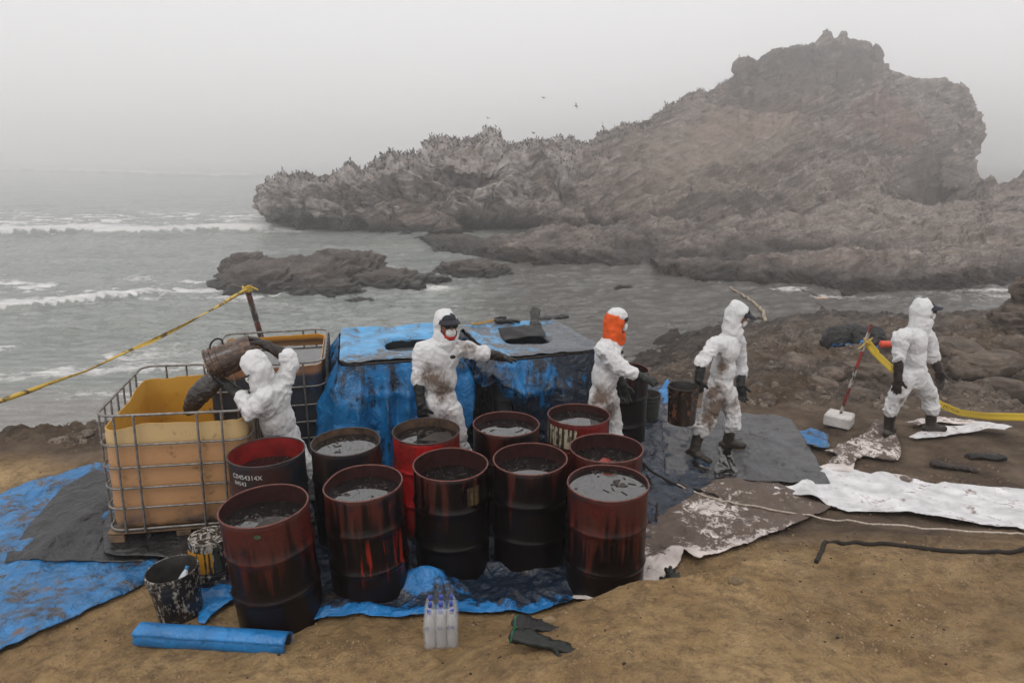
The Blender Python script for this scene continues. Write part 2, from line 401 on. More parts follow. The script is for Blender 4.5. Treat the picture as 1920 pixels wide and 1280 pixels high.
# ---- sea
lineA = [at(p[0], p[1], (CZ - WZ) / math.tan(PITCH + math.atan((p[1] - 640) / FPX))) for p in [(-200,590),(0,578),(90,573),(180,561),(260,553),(330,544),(400,528)]]
def wl(px, py): return atz(px, py, WZ)
LA = [wl(*p) for p in [(-300,592),(0,578),(90,573),(180,561),(260,553),(330,544),(420,526)]]
LB = [wl(*p) for p in [(-300,446),(0,440),(100,437),(165,434),(190,439),(300,439),(400,434),(560,430)]]
LC = [wl(*p) for p in [(-200,318),(0,320),(130,322),(250,327),(400,331),(480,333)]]
LD = [wl(*p) for p in [(-300,730),(0,712),(60,708),(150,700),(230,692),(300,688),(400,676),(640,655)]]
LE = [wl(*p) for p in [(0,616),(150,612),(260,602),(330,598),(400,606)]]
ys = 8.5 * (1500 / 8.5) ** np.linspace(0, 1, 600); uu = np.linspace(-1.1, 1.1, 500)
SY, SU = np.meshgrid(ys, uu, indexing='ij'); SX = (SU * SY * 1.03).ravel(); SY = SY.ravel(); P = xyz(SX, SY)
H = np.zeros(len(SX)); foam = np.zeros(len(SX))
fn = fbm(P * xyz(.5, 1.0)[None, :] if False else xyz(SX * .35, SY * .9), 5, .6, 13)
def wave(Lp, h, wback, wfront, fstr, trail):
    global H, foam
    xs = [p.x for p in Lp]; yl = np.interp(SX, xs, [p.y for p in Lp]) + 0.02 * ys.mean() * 0
    jit = pn(xyz(SX * .25, 0), 5) * wfront * .8 + pn(xyz(SX * 1.2, 0), 6) * wfront * .3; d = SY - yl - jit
    edge = sstep(-SX, -xs[-1], -xs[-1] + 3) * 1.0
    amp = edge * (0.6 + .5 * pn(xyz(SX * .12, 0), 8))
    prof = np.where(d < 0, np.exp(-(d / wfront) ** 2), np.exp(-(d / wback) ** 2)); H = H + h * prof * amp
    f = np.where(d < -wfront * .9, 0, np.where(d < wback * .35, 1.0, np.exp(-(d - wback * .35) / trail)))
    brk = sstep(fn, -.35 , .25) * .5 + .5
    foam = np.maximum(foam, fstr * f * edge * np.where(d < wback * .35, sstep(amp, .25, .55) * (.75 + .3 * fn), brk * .62))
wave(LA, .40, 1.8, .5, 1.15, 1.8)
wave(LB, .95, 5.0, 1.0, 1.15, 10.0)
wave(LC, 1.6, 18, 4, .62, 12)
wave(LD, .06, .5, .2, .85, 2.4)
wave(LE, .28, 1.2, .8, .0, 1)
H += 0.10 * fbm(xyz(SX * .09 + 3, SY * .22), 3, .5, 3) * sstep(SY, 16, 30)
cove = sstep(SX, -4, 1)
chop = fbm(xyz(SX * .8, SY * 1.9), 4, .55, 17) * 0.11 + fbm(xyz(SX * .35, SY * .9), 2, .5, 27) * .05
chop = chop * (1 - .85 * sstep(-SX, 2.5, 5) * (1 - sstep(SY + .12 * SX, 16.0, 17.6)))
H += chop * (1 - sstep(SY, 60, 160)) * sstep(SY + SX * .4, 14, 19)
# scattered foam lace on the surf side
lace = sstep(fn, .0, .5) * .55 * sstep(-SX, 1, 7)
band = np.exp(-((SY - 19.5 - .35 * (-SX - 10)) / 3.2) ** 2) * sstep(-SX, 2.5, 6) * .6 + np.exp(-((SY - 72) / 14) ** 2) * sstep(-SX, 10, 22) * .8 + np.exp(-((SY - 34) / 4) ** 2) * sstep(-SX, 7, 11) * .75
foam = np.maximum(foam, lace * band * 2.2)
def splash(px, py, rx, ry, s=1.0):
    global foam
    c = wl(px, py); foam = np.maximum(foam, s * np.exp(-((SX - c.x) / rx) ** 2 - ((SY - c.y) / ry) ** 2) * (.75 + .5 * fn))
for a_ in [(425,535,1.2,2.0,1.0),(440,560,1.6,1.0,.7),(545,432,2.5,2.5,1.2),(520,425,2.2,4,1.0),(800,538,1.8,.9,.8),(700,500,2.5,2.5,.5),(880,520,2.5,2.0,.45),(1325,522,1.0,1.3,.9),(1480,543,1.0,.8,.8),(1560,556,1.6,.6,.6),(1840,548,3.0,1.0,.8),(1880,560,3.5,1.5,.6),(400,545,2,3,.6),(960,520,4,1.5,.35),(1700,560,6,.8,.4)]: splash(*a_)
sm = mesh_np('sea', np.stack([SX, SY, WZ + H], 1), grid_faces(len(ys), len(uu)))
attr(sm, 'foam', np.clip(foam, 0, 1.3)); attr(sm, 'cove', cove); attr(sm, 'wash', sstep(-SX, 2.5, 5) * (1 - sstep(SY + .12 * SX, 16.0, 17.6)))
def mat_sea():
    b = MB('sea water'); v = b.co('Pos', (1, 2.2, 1)); f = b.att('foam')
    n = b.noise(v, 2.6, 6, .68, .6); fine = b.noise(v, 9, 4, .7)
    fm = b.math('ADD', f, b.math('MULTIPLY', b.math('SUBTRACT', n, .5), 1.5)); fm = b.math('ADD', fm, b.math('MULTIPLY', b.math('SUBTRACT', fine, .5), .7))
    m = b.math('MULTIPLY', b.ramp(fm, [(0.30, 0.0), (0.75, 1.0)]), b.mr(f, .02, .2))
    turb = b.ramp(b.noise(b.co('Pos', (.3, .8, 1)), .5, 5, .6), [(0.3, (.19, .21, .195)), (.7, (.29, .305, .285))])
    turb = b.mix(b.att('cove'), turb, (.095, .089, .080))
    turb = b.mix(b.att('wash'), turb, (.24, .228, .212))
    b.set(color=b.mix(m, turb, (.72, .71, .70)), rough=b.math('ADD', .10, b.math('MULTIPLY', m, .6)), ior=1.45)
    b.bump(b.noise(b.co('Pos', (1, 2.6, 1)), 1.1, 5, .62, .5), 1.0, .5)
    b.bump(b.noise(b.co('Pos', (1, 2.0, 1), (0, 0, .3)), 5, 4, .6, .4), .35, .05); b.bump(m, .5, .06)
    return b.m
obj('sea', sm, mat_sea())['kind'] = 'structure'

# ---- grit, clods and pebbles lying on the ground: nobody could count them
def pebbles(name, n, xr, yr, s0, s1, mat, seed, cond=None, squash=.6):
    rs = np.random.RandomState(seed); V8 = np.array([(-1,-.6,-.5),(.7,-1,-.5),(1,.7,-.5),(-.7,1,-.5),(-.6,-.5,.6),(.6,-.6,.8),(.6,.5,.5),(-.5,.6,.75)])
    F8 = np.array([(0,1,5,4),(1,2,6,5),(2,3,7,6),(3,0,4,7),(4,5,6,7)])
    D_ = yr[0] * (yr[1] / yr[0]) ** rs.rand(n); X = (xr[0] + (xr[1] - xr[0]) * rs.rand(n)) * D_; Y = D_
    cl = pn(xyz(X, Y) * 1.1, seed) > rs.rand(n) * .9 - .45
    if cond is not None: cl &= cond(X, Y)
    X, Y = X[cl], Y[cl]; n = len(X); Z = ground_h(X, Y); s_ = (s0 + (s1 - s0) * rs.rand(n) ** 4); a = rs.rand(n) * 6.28; c, s2 = np.cos(a), np.sin(a)
    B = V8[None] * (1 + .5 * (rs.rand(n, 8, 3) - .5)) * s_[:, None, None] * np.array([1, .75, squash]); 
    V = np.stack([B[..., 0] * c[:, None] - B[..., 1] * s2[:, None] + X[:, None], B[..., 0] * s2[:, None] + B[..., 1] * c[:, None] + Y[:, None], B[..., 2] + Z[:, None] + s_[:, None] * .1], -1).reshape(-1, 3)
    F = (F8[None] + (np.arange(n) * 8)[:, None, None]).reshape(-1, 4); o = obj(name, mesh_np(name, V, F, smooth=False), mat); o['kind'] = 'stuff'; return o
def mat_grit(name, stops):
    b = MB(name); b.set(color=b.ramp(b.noise(b.co('Pos'), 55, 2, .5), stops), rough=.9, spec=.2); return b.m
pebbles('gravel', 16000, (-.8, .8), (3.0, 6.8), .002, .013, mat_grit('sandy grit', [(.3, (.12, .08, .045)), (.5, (.25, .17, .095)), (.68, (.36, .26, .155))]), 3)
pebbles('dark_crumbs', 1800, (-.8, .8), (3.0, 8.5), .002, .013, mat_grit('dark crumbs', [(.3, (.012, .009, .007)), (.7, (.06, .04, .028))]), 5)
pebbles('shore_gravel', 14000, (-.85, .85), (6.5, 26), .008, .085, mat_grit('shore gravel', [(.3, (.06, .047, .038)), (.5, (.15, .12, .095)), (.7, (.28, .23, .185))]), 7, lambda X, Y: (rockmask(X, Y) > .2) & (ground_base(X, Y) > WZ + .1), .7)

# ---- rock headland across the cove
S1 = [(495,405),(505,412),(560,432),(700,438),(797,438),(808,468),(860,479),(940,492),(1100,497),(1210,500),(1235,516),(1300,522),(1400,528),(1500,537),(1580,553),(1700,550),(1800,545),(1900,532),(2300,520)]
S2 = [(495,398),(505,400),(560,412),(700,418),(797,418),(808,450),(860,455),(940,462),(1100,468),(1210,478),(1300,500),(1400,505),(1500,510),(1600,520),(1700,522),(1900,500),(2300,490)]
S3 = [(495,390),(505,385),(797,395),(812,441),(900,434),(1000,422),(1100,418),(1240,416),(1300,408),(1400,402),(1500,390),(1600,376),(1700,364),(1822,354),(1860,352),(2300,352)]
S4 = [(495,380),(503,360),(560,345),(640,345),(690,340),(740,318),(850,295),(1000,300),(1100,310),(1240,335),(1400,330),(1600,290),(1750,260),(1815,255),(1826,300),(1842,350),(2300,346)]
S6 = [(495,402),(500,346),(520,328),(545,322),(570,318),(600,322),(635,321),(660,324),(690,318),(700,300),(740,290),(760,286),(790,283),(802,266),(830,262),(850,266),(900,258),(930,255),(960,262),(1000,258),(1030,268),(1060,270),(1080,264),(1110,268),(1135,256),(1150,244),(1200,222),(1240,207),(1300,182),(1350,156),(1384,136),(1388,116),(1400,110),(1412,118),(1430,106),(1470,90),(1500,86),(1528,82),(1534,68),(1548,52),(1560,54),(1566,68),(1575,58),(1588,54),(1594,66),(1610,72),(1626,74),(1634,88),(1642,82),(1656,92),(1658,112),(1653,124),(1680,134),(1700,142),(1740,146),(1770,145),(1785,158),(1812,168),(1821,188),(1824,232),(1830,240),(1834,300),(1836,350),(1850,344),(1880,338),(1920,336),(2000,330),(2300,340)]
pxs = np.concatenate([np.linspace(495, 520, 30), np.linspace(521, 1800, 640), np.linspace(1801, 1850, 60), np.linspace(1852, 2300, 120)])
def ydist(py): return (CZ - WZ) / np.tan(PITCH + np.arctan((py - 640) / FPX))
def smooth1(a, k=5):
    q = np.pad(a, k, mode='edge'); return np.convolve(q, np.ones(2 * k + 1) / (2 * k + 1), 'valid')
y1 = pl(pxs, S1) + 3 * pn(xyz(pxs / 25, 0), 1); D1 = ydist(y1)
isw = 1 - sstep(pxs, 797, 812)                           # 1 on the left wall, 0 where the shelf lies in front
y2 = pl(pxs, S2); D2 = D1 + np.where(isw > .5, -0.5, 1.2)
y3 = pl(pxs, S3); D3 = pl(pxs, [(495,62),(505,60.3),(797,59.5),(812,58.6),(900,58.6),(1000,60),(1240,60),(1400,62),(1600,66),(1822,70),(1860,62),(2300,62)])
y4 = pl(pxs, S4); D4 = pl(pxs, [(495,64),(520,62),(700,60.5),(900,62.5),(1100,67),(1240,72),(1400,80),(1600,90),(1800,88),(1830,84),(1845,68),(2300,68)])
y6 = pl(pxs, S6); D6 = pl(pxs, [(495,68),(520,66),(700,66),(900,70),(1100,78),(1240,88),(1400,102),(1550,116),(1700,112),(1800,108),(1834,100),(1850,80),(2300,80)])
y5 = y6 + .25 * (y4 - y6); D5 = D6 - .33 * (D6 - D4)
y3 = np.maximum(np.minimum(y3, y2 - 1), y6 + 3) ; y4 = np.minimum(y4, y3 - 1)
def to_w(px, py, D):
    u = (px - 960) / FPX; v = (py - 640) / FPX; s = D / (CP - v * SP); return np.stack([u * s, D + 0 * s, CZ + s * (-SP - v * CP)], -1)
A1 = to_w(pxs, y1, D1); A1[:, 2] = WZ; A0 = A1.copy(); A0[:, 2] = WZ - 2.5
ST = [A0, A1, to_w(pxs, y2, D2), to_w(pxs, y3, D3), to_w(pxs, y4, D4), to_w(pxs, y5, D5), to_w(pxs, y6, D6)]
B1 = ST[-1].copy(); B1[:, 1] += 3.5; B1[:, 0] *= (B1[:, 1] / (B1[:, 1] - 3.5)); B1[:, 2] -= 1.2
B2 = B1.copy(); B2[:, 1] += 10; B2[:, 2] = WZ - 2.5
ST += [B1, B2]; NR = [8, 34, 60, 70, 60, 34, 10, 10]; rows = []
for k in range(len(ST) - 1):
    for t in np.linspace(0, 1, NR[k], endpoint=False):
        tt = t
        rows.append(ST[k] * (1 - tt) + ST[k + 1] * tt)
rows.append(ST[-1]); HV = np.array(rows); nr, nc = HV.shape[:2]
ridge_row = sum(NR[:6])
for _ in range(2):                                        # soften the station lines (not the skyline)
    Hs = HV.copy(); Hs[1:-1] = (HV[:-2] + 2 * HV[1:-1] + HV[2:]) / 4; Hs[ridge_row] = HV[ridge_row]; HV = Hs
row_i = np.arange(nr)[:, None] + np.zeros(nc)[None, :]
def grid_normals(V):
    du = np.gradient(V, axis=1); dv = np.gradient(V, axis=0); n = np.cross(du, dv); n /= (np.linalg.norm(n, axis=2)[..., None] + 1e-9); return n
N0 = grid_normals(HV)
for _ in range(3): N0[1:-1, 1:-1] = (N0[1:-1, 1:-1] * 2 + N0[:-2, 1:-1] + N0[2:, 1:-1] + N0[1:-1, :-2] + N0[1:-1, 2:]) / 6
N0 /= (np.linalg.norm(N0, axis=2)[..., None] + 1e-9)
Pw = HV.reshape(-1, 3); a_ = math.radians(-20)
dip = np.stack([Pw[:, 0] * math.cos(a_) + Pw[:, 2] * math.sin(a_), Pw[:, 1], -Pw[:, 0] * math.sin(a_) + Pw[:, 2] * math.cos(a_)], 1)
wp = np.stack([fbm(Pw * .12, 2, .5, 80), fbm(Pw * .12, 2, .5, 82), fbm(Pw * .12, 2, .5, 84)], 1)
big = fbm(Pw * .13 + wp * .5, 3, .5, 90) * 1.9
strat = (ridged(dip * np.array([.16, .3, 1.1]) + wp * .8, 4, .55, 95) - 1.2) * .75
crack = -np.clip(1 - np.abs(pn(Pw * np.array([.55, .3, .16]) + wp, 99)) * 6, 0, 1) * .8
f1, f2, idh = cells(Pw * .42 + wp * .5, 3)
blk = (idh - .5) * 1.1 * sstep(f2 - f1, .0, .1) - .4 * (1 - sstep(f2 - f1, 0, .08))
f1b, f2b, idb = cells(Pw * 1.3 + wp, 6); blk2 = (idb - .5) * .24 * sstep(f2b - f1b, 0, .12)
fine = fbm(Pw * 1.2, 4, .55, 110) * .13 + (ridged(dip * np.array([.3, .5, 2.2]) + wp, 3, .55, 120) - 1) * .13
PX = np.broadcast_to(pxs[None, :], (nr, nc)).reshape(-1); Yd = Pw[:, 1]
PYv = 640 + FPX * np.tan(np.arctan2(CZ - Pw[:, 2], Yd) - PITCH)
wall = np.where(PX < 1130, 1, 0) * (PYv < 425)
shelf = (row_i.reshape(-1) < sum(NR[:3])) * (PX > 805)
ampl = np.where(shelf, .45, np.where(PX > 1150, 1.0, 1.0))
sandy = sstep(PX, 1110, 1260) * (1 - sstep(PX, 1380, 1660)) * (1 - sstep(np.abs(PYv - (318 - (PX - 1150) * .26)), 25, 105))
sandy = np.clip(sandy * (.9 + .7 * fbm(Pw * .22, 4, .6, 130)), 0, 1)
rough_t = sstep(-PYv, -120, -60)                                     # the craggy top
ampl = ampl * (1 - .72 * sandy) * np.clip(.25 + (Pw[:, 2] - WZ + 1.5) / 3.0, .25, 1)
disp = (big * 1.0 + strat + crack * (PX < 1250) * .6 + blk * .5 + blk2 + fine) * ampl
disp = disp + 1.6 * np.where(last_, 0, np.exp(-((PX - 1530) / 130) ** 2 - ((PYv - 140) / 34) ** 2)) if False else disp
def hollow(cx, cy, rx, ry, dep):
    global disp
    disp = disp - dep * np.exp(-((PX - cx) / rx) ** 2 - ((PYv - cy) / ry) ** 2)
for a_ in [(870,318,65,24,4.0),(1075,330,24,40,3.4),(940,412,55,18,3.6),(620,422,60,14,2.4),(760,422,60,16,2.8),(560,350,30,14,1.2),(730,345,26,16,1.6),(1745,318,75,38,5.5),(1520,196,140,12,2.6),(1470,330,120,8,1.4),(1250,345,110,9,1.5),(1640,270,90,9,1.5),(1180,372,20,26,2.0),(1120,375,12,24,1.6),(810,300,30,14,1.2),(1000,350,40,22,1.3),(690,380,30,12,.9),(1350,400,90,8,1.2),(1540,395,60,8,1.0)]: hollow(*a_)
last = (row_i.reshape(-1) >= ridge_row); disp = np.where(last, disp * .6, disp)
keep = np.exp(-((row_i.reshape(-1) - ridge_row) / 5.0) ** 2) * .55; disp = disp * (1 - keep)
# keep the sky line where it is seen: push sideways only
Nn = N0.reshape(-1, 3).copy()
if Nn[:, 1].mean() > 0 : Nn = -Nn
V = Pw + Nn * disp[:, None]
V[:, 2] += (rough_t * blk2 * .8)
hm = mesh_np('headland', V, grid_faces(nr, nc)); attr(hm, 'sandy', sandy); attr(hm, 'wall', sstep(-PX, -1180, -1000) * sstep(-PYv, -415, -385))
attr(hm, 'shelf', shelf.astype(float))
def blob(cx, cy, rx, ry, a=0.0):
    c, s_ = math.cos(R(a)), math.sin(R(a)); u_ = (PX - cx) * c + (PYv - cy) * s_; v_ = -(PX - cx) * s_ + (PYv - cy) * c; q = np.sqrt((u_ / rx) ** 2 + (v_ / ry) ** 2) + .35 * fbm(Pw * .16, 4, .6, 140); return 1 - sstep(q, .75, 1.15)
attr(hm, 'crag_hollow_shade', np.clip(np.maximum.reduce([blob(1540, 125, 150, 48, -6), .8 * blob(1420, 165, 60, 35), .9 * blob(1760, 310, 75, 55), .7 * blob(870, 318, 75, 30), .7 * blob(1075, 330, 26, 45), .75 * blob(1350, 385, 160, 16, -8), .6 * blob(940, 405, 70, 20), .6 * blob(640, 420, 110, 14)]), 0, 1))  # dark summit crag rock, plus shade painted into the cliff hollows and undercuts
attr(hm, 'blush', np.clip(np.maximum(blob(1660, 215, 70, 40, 20), .8 * blob(1400, 230, 120, 28, -10)), 0, 1))
def mat_headland():
    b = MB('headland rock'); v = b.co('Pos'); vs = b.tilted(R(24), (.30, .5, 1.5)); z = b.z('Pos')
    n1 = b.noise(vs, 1.2, 9, .66, .5); n2 = b.noise(v, 3.2, 7, .7); n3 = b.noise(v, .33, 6, .6, .6)
    c = b.ramp(n1, [(0.36, (.05, .042, .038)), (0.46, (.19, .158, .14)), (0.55, (.36, .305, .275)), (.66, (.52, .455, .415))])
    c = b.mix(b.ramp(n2, [(0.46, 0.0), (0.62, .6)]), c, (.075, .060, .052))
    c = b.mix(b.ramp(n3, [(.4, 0.0), (.65, .5)]), c, (.34, .25, .20))
    crag_hollow_shade = b.math('MULTIPLY', b.att('crag_hollow_shade'), b.ramp(n3, [(.3, .55), (.6, .95)])); c = b.mix(crag_hollow_shade, c, b.mix(n2, (.045, .038, .035), (.17, .145, .13)))
    c = b.mix(b.math('MULTIPLY', b.att('blush'), b.ramp(n1, [(.35, .2), (.6, .8)])), c, (.34, .215, .18))
    guano = b.math('MULTIPLY', b.att('wall'), b.ramp(b.noise(v, .55, 8, .68, 1.0), [(.44, 0.0), (.58, .9)]))
    c = b.mix(guano, c, (.60, .54, .51))
    c = b.mix(b.math('MULTIPLY', b.att('sandy'), b.ramp(b.noise(v, .8, 6, .6), [(.35, .25), (.62, .85)])), c, b.ramp(n2, [(.3, (.27, .21, .165)), (.7, (.42, .335, .265))]))
    sh = b.math('MULTIPLY', b.att('shelf'), b.ramp(b.noise(v, 1.0, 7, .65), [(.45, 0.0), (.7, .6)])); c = b.mix(sh, c, (.40, .345, .30))
    wet = b.math('ADD', b.mr(z, WZ + .35, WZ + 1.3, 1.0, 0.0), b.math('MULTIPLY', b.math('SUBTRACT', n2, .5), .5), True)
    c = b.mix(b.math('MULTIPLY', wet, .9), c, (.018, .015, .013))
    b.set(color=c, rough=b.math('SUBTRACT', .92, b.math('MULTIPLY', wet, .4)), spec=.3)
    b.bump(n1, 1.0, .9); b.bump(n2, .8, .30); b.bump(b.noise(v, 12, 5, .7), .4, .05)
    return b.m
M_head = mat_headland()
ho = obj('headland', hm, M_head); ho['kind'] = 'structure'

# ---- haze: one closed box of even air
def mat_haze():
    m = bpy.data.materials.new('sea fog'); m.use_nodes = True; t = m.node_tree; t.nodes.clear()
    o = t.nodes.new('ShaderNodeOutputMaterial'); v = t.nodes.new('ShaderNodeVolumePrincipled')
    v.inputs['Color'].default_value = (.995, .990, .990, 1); v.inputs['Density'].default_value = HAZE; v.inputs['Anisotropy'].default_value = 0.75
    t.links.new(v.outputs[0], o.inputs['Volume']); return m
HAZE = 0.0039
hz = G().box((0, 800, 12), (3400, 1650, 40)).build('haze', mat_haze(), smooth=False); hz['kind'] = 'stuff'
# ================================================================== MATERIALS OF THINGS
def mat_plastic(name, col, stain=0.0, stain_col=(.012, .011, .011), rough=.38, sand=0.0, att=False, crump=1.0, scale=3.0, streak=False):
    b = MB(name); v = b.co('Pos'); n = b.noise(v, scale, 8, .68, .8); n2 = b.noise(v, scale * 5, 6, .7)
    base = b.mix(b.ramp(b.noise(v, 5, 4), [(.3, 0.0), (.7, 1.0)]), tuple(c * .72 for c in col), tuple(min(1, c * 1.22) for c in col))
    f = b.math('ADD', n, b.math('MULTIPLY', b.math('SUBTRACT', n2, .5), .45))
    if streak:
        sn = b.noise(b.co('Pos', (7, 7, .9)), 1.6, 6, .65, .4); f = b.math('ADD', b.math('MULTIPLY', f, .45), b.math('MULTIPLY', sn, .55))
    k = b.att('stain') if att else stain
    th = b.math('SUBTRACT', .74, b.math('MULTIPLY', k, .62)) if att else .74 - .62 * stain
    m = b.math('MULTIPLY', b.math('SUBTRACT', f, th), 9, True); m = b.math('MINIMUM', b.math('MAXIMUM', m, 0), .93)
    c = b.mix(m, base, stain_col)
    if sand: c = b.mix(b.math('MULTIPLY', b.ramp(b.noise(v, 3.7, 8, .7, .5), [(.56, 0.0), (.66, 1.0)]), sand), c, (.15, .095, .055))
    b.set(color=c, rough=b.math('ADD', rough, b.math('MULTIPLY', m, -.12)), spec=.5)
    b.bump(b.creases(b.co('Pos', (1, 1, .4) if streak else (1, 1, 1)), 3.2, .6), .30 * crump, .03); b.bump(b.creases(v, 11, .25), .12 * crump, .010); b.bump(b.noise(v, 7, 5, .6, 1.5), .5 * crump, .04); b.bump(b.noise(v, 26, 4, .6, 1.0), .35 * crump, .01); return b.m
M_blue = mat_plastic('blue tarpaulin', (.020, .155, .37), .40, (.05, .038, .028), sand=1.0, crump=1.6)
M_blue_edge = mat_plastic('oiled blue tarpaulin', (.012, .16, .42), att=True, rough=.30, sand=.35, crump=1.5)
M_blue_drape = mat_plastic('draped blue tarpaulin', (.006, .145, .37), att=True, rough=.34, streak=True, scale=2.2, crump=1.3)
M_blue_top = mat_plastic('weathered blue tarpaulin', (.085, .29, .53), att=True, rough=.45, scale=4.5, stain_col=(.085, .08, .078))
M_roll = mat_plastic('clean blue plastic sheet', (.014, .165, .42), .10, rough=.33, crump=.8)
M_black_sheet = mat_plastic('black plastic sheet', (.016, .016, .017), .15, (.006, .006, .006), rough=.36, crump=1.2)
M_grey_sheet = mat_plastic('grey black plastic sheet', (.070, .070, .075), .30, (.010, .010, .010), rough=.36, crump=1.3, sand=.15)
M_white_sheet = mat_plastic('white felt sheet', (.60, .59, .60), .27, (.14, .085, .06), rough=.85, crump=.4, scale=5)
M_soaked = mat_plastic('oil soaked felt', (.60, .53, .50), att=True, stain_col=(.062, .036, .022), rough=.85, scale=9)
M_oil = None
def mat_oil():
    b = MB('crude oil'); v = b.co('Object', rnd=True)
    sp = b.vor(b.co('Object', (1, 1, .2), rnd=True), 42); dots = b.ramp(sp, [(.16, 1.0), (.24, 0.0)])
    patch = b.ramp(b.noise(v, 6, 4, .6, .8), [(.45, 0.0), (.58, 1.0)]); fl = b.ramp(b.noise(v, 26, 6, .75, 1.2), [(.60, 0.0), (.66, 1.0)])
    m = b.math('MAXIMUM', b.math('MULTIPLY', dots, patch), b.math('MULTIPLY', fl, .8))
    b.set(color=b.mix(m, (.006, .005, .005), b.mix(b.noise(v, 60), (.008, .006, .005), (.06, .045, .04))), rough=b.math('ADD', .035, b.math('MULTIPLY', m, .35)), ior=2.05, spec=.5)
    b.bump(b.math('MULTIPLY', m, 1.0), .35, .006); b.bump(b.noise(v, 5, 3), .05, .01); return b.m
M_oil = mat_oil()
def mat_drum(name, top, low, oil=.5, bright=None, rough=.38, streak=(.55, .02, .01)):
    """old paint, rust speckle and oil runs coming down from the rim"""
    b = MB(name); v = b.co('Object', rnd=True); z = b.z('Object')
    sp = b.noise(v, 40, 6, .75); blot = b.noise(v, 3.5, 6, .65)
    c = b.ramp(sp, [(.35, tuple(x * .5 for x in top)), (.55, top), (.75, tuple(min(1, x * 1.6) for x in top))])
    c = b.mix(b.ramp(blot, [(.42, 0.0), (.62, .8)]), c, (.050, .014, .008)); sc_ = b.noise(b.co('Object', (3, 3, 12), rnd=True), 5, 6, .8, .8); c = b.mix(b.ramp(sc_, [(.62, 0.0), (.68, .5)]), c, (.10, .045, .03)); c = b.mix(b.ramp(b.noise(v, 2.1, 5, .6, 1.0), [(.58, 0.0), (.66, .8)]), c, (.006, .006, .012))
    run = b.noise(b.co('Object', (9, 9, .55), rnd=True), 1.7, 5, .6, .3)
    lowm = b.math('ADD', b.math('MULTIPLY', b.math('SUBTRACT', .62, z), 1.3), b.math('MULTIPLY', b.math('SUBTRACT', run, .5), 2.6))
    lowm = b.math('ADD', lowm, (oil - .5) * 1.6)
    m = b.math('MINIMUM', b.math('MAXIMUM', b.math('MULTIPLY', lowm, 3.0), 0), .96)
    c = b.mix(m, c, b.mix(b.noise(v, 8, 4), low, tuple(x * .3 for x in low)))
    if bright:
        r2 = b.noise(b.co('Object', (14, 14, .9), rnd=True), 1.3, 5, .6, .2)
        k = b.math('MULTIPLY', b.ramp(r2, [(.58, 0.0), (.63, 1.0)]), b.math('MULTIPLY', b.mr(z, .2, .35), b.mr(z, .62, .48)))
        c = b.mix(b.math('MULTIPLY', k, bright), c, streak)
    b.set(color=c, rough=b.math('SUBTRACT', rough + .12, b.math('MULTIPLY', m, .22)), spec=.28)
    b.bump(sp, .3, .003); b.bump(run, .25, .004); b.bump(b.noise(v, 2.2, 3), .2, .03); return b.m
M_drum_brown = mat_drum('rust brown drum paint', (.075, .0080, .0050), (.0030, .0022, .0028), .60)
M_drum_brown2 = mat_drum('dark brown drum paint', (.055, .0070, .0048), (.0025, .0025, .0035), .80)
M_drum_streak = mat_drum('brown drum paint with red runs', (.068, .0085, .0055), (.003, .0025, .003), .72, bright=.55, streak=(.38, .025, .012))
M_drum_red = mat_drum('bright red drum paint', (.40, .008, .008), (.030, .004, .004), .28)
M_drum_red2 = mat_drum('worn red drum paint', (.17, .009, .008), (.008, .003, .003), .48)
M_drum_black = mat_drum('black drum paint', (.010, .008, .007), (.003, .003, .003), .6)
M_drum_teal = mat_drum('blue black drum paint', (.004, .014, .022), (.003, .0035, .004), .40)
M_in_brown = simple('rusty drum inside', (.028, .006, .005), .5, var=.5, scale=20)
M_in_red = simple('red drum inside', (.20, .008, .007), .5, var=.4, scale=8)
M_in_dirty = simple('dirty drum inside', (.075, .045, .028), .5, var=.7, scale=14)
M_rim = simple('worn steel rim', (.13, .05, .04), .45, .3, var=.5, scale=30)
M_rimd = simple('dark steel rim', (.06, .045, .040), .45, .3, var=.5, scale=30)
M_debris = simple('floating debris', (.03, .022, .018), .4, var=.6, scale=30)
M_debris_red = simple('red oily rag', (.20, .02, .015), .4, var=.6, scale=30)
M_white_print = simple('white print', (.55, .54, .50), .6, var=.3, scale=60)
M_steel = simple('galvanised steel', (.20, .185, .17), .45, .55, var=.45, scale=25)
M_steel_d = simple('oiled steel', (.075, .065, .06), .45, .5, var=.5, scale=25)
M_wood = simple('pallet wood', (.16, .105, .065), .85, var=.5, scale=10)
M_black = simple('black rubber', (.010, .010, .010), .5, var=.4, scale=14)
M_hose = simple('dirty black hose', (.016, .012, .009), .75, var=.4, scale=14)
M_rope = simple('pale cord', (.42, .36, .30), .9, var=.4, scale=40)
M_green = simple('green rubber', (.01, .09, .045), .5, var=.5, scale=14)
M_hole = simple('dark tank inside', (.004, .008, .010), .6)
def mat_tank(name, hi, lo, stain, level=.86, blotch=.5):
    b = MB(name); v = b.co('Object'); z = b.z('Object')
    n = b.noise(v, 2.2, 6, .65, .6); e = b.noise(v, 11, 6, .7)
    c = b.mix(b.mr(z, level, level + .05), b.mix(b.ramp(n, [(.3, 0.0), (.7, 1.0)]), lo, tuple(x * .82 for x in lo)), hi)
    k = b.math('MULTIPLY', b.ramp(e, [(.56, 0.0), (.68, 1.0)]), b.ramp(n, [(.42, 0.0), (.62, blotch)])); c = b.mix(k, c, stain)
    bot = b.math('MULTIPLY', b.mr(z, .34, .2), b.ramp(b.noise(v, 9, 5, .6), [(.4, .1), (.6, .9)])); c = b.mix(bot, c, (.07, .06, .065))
    b.set(color=c, rough=.42, sub=0.0, spec=.4); b.bump(n, .3, .03); b.bump(e, .15, .006); return b.m
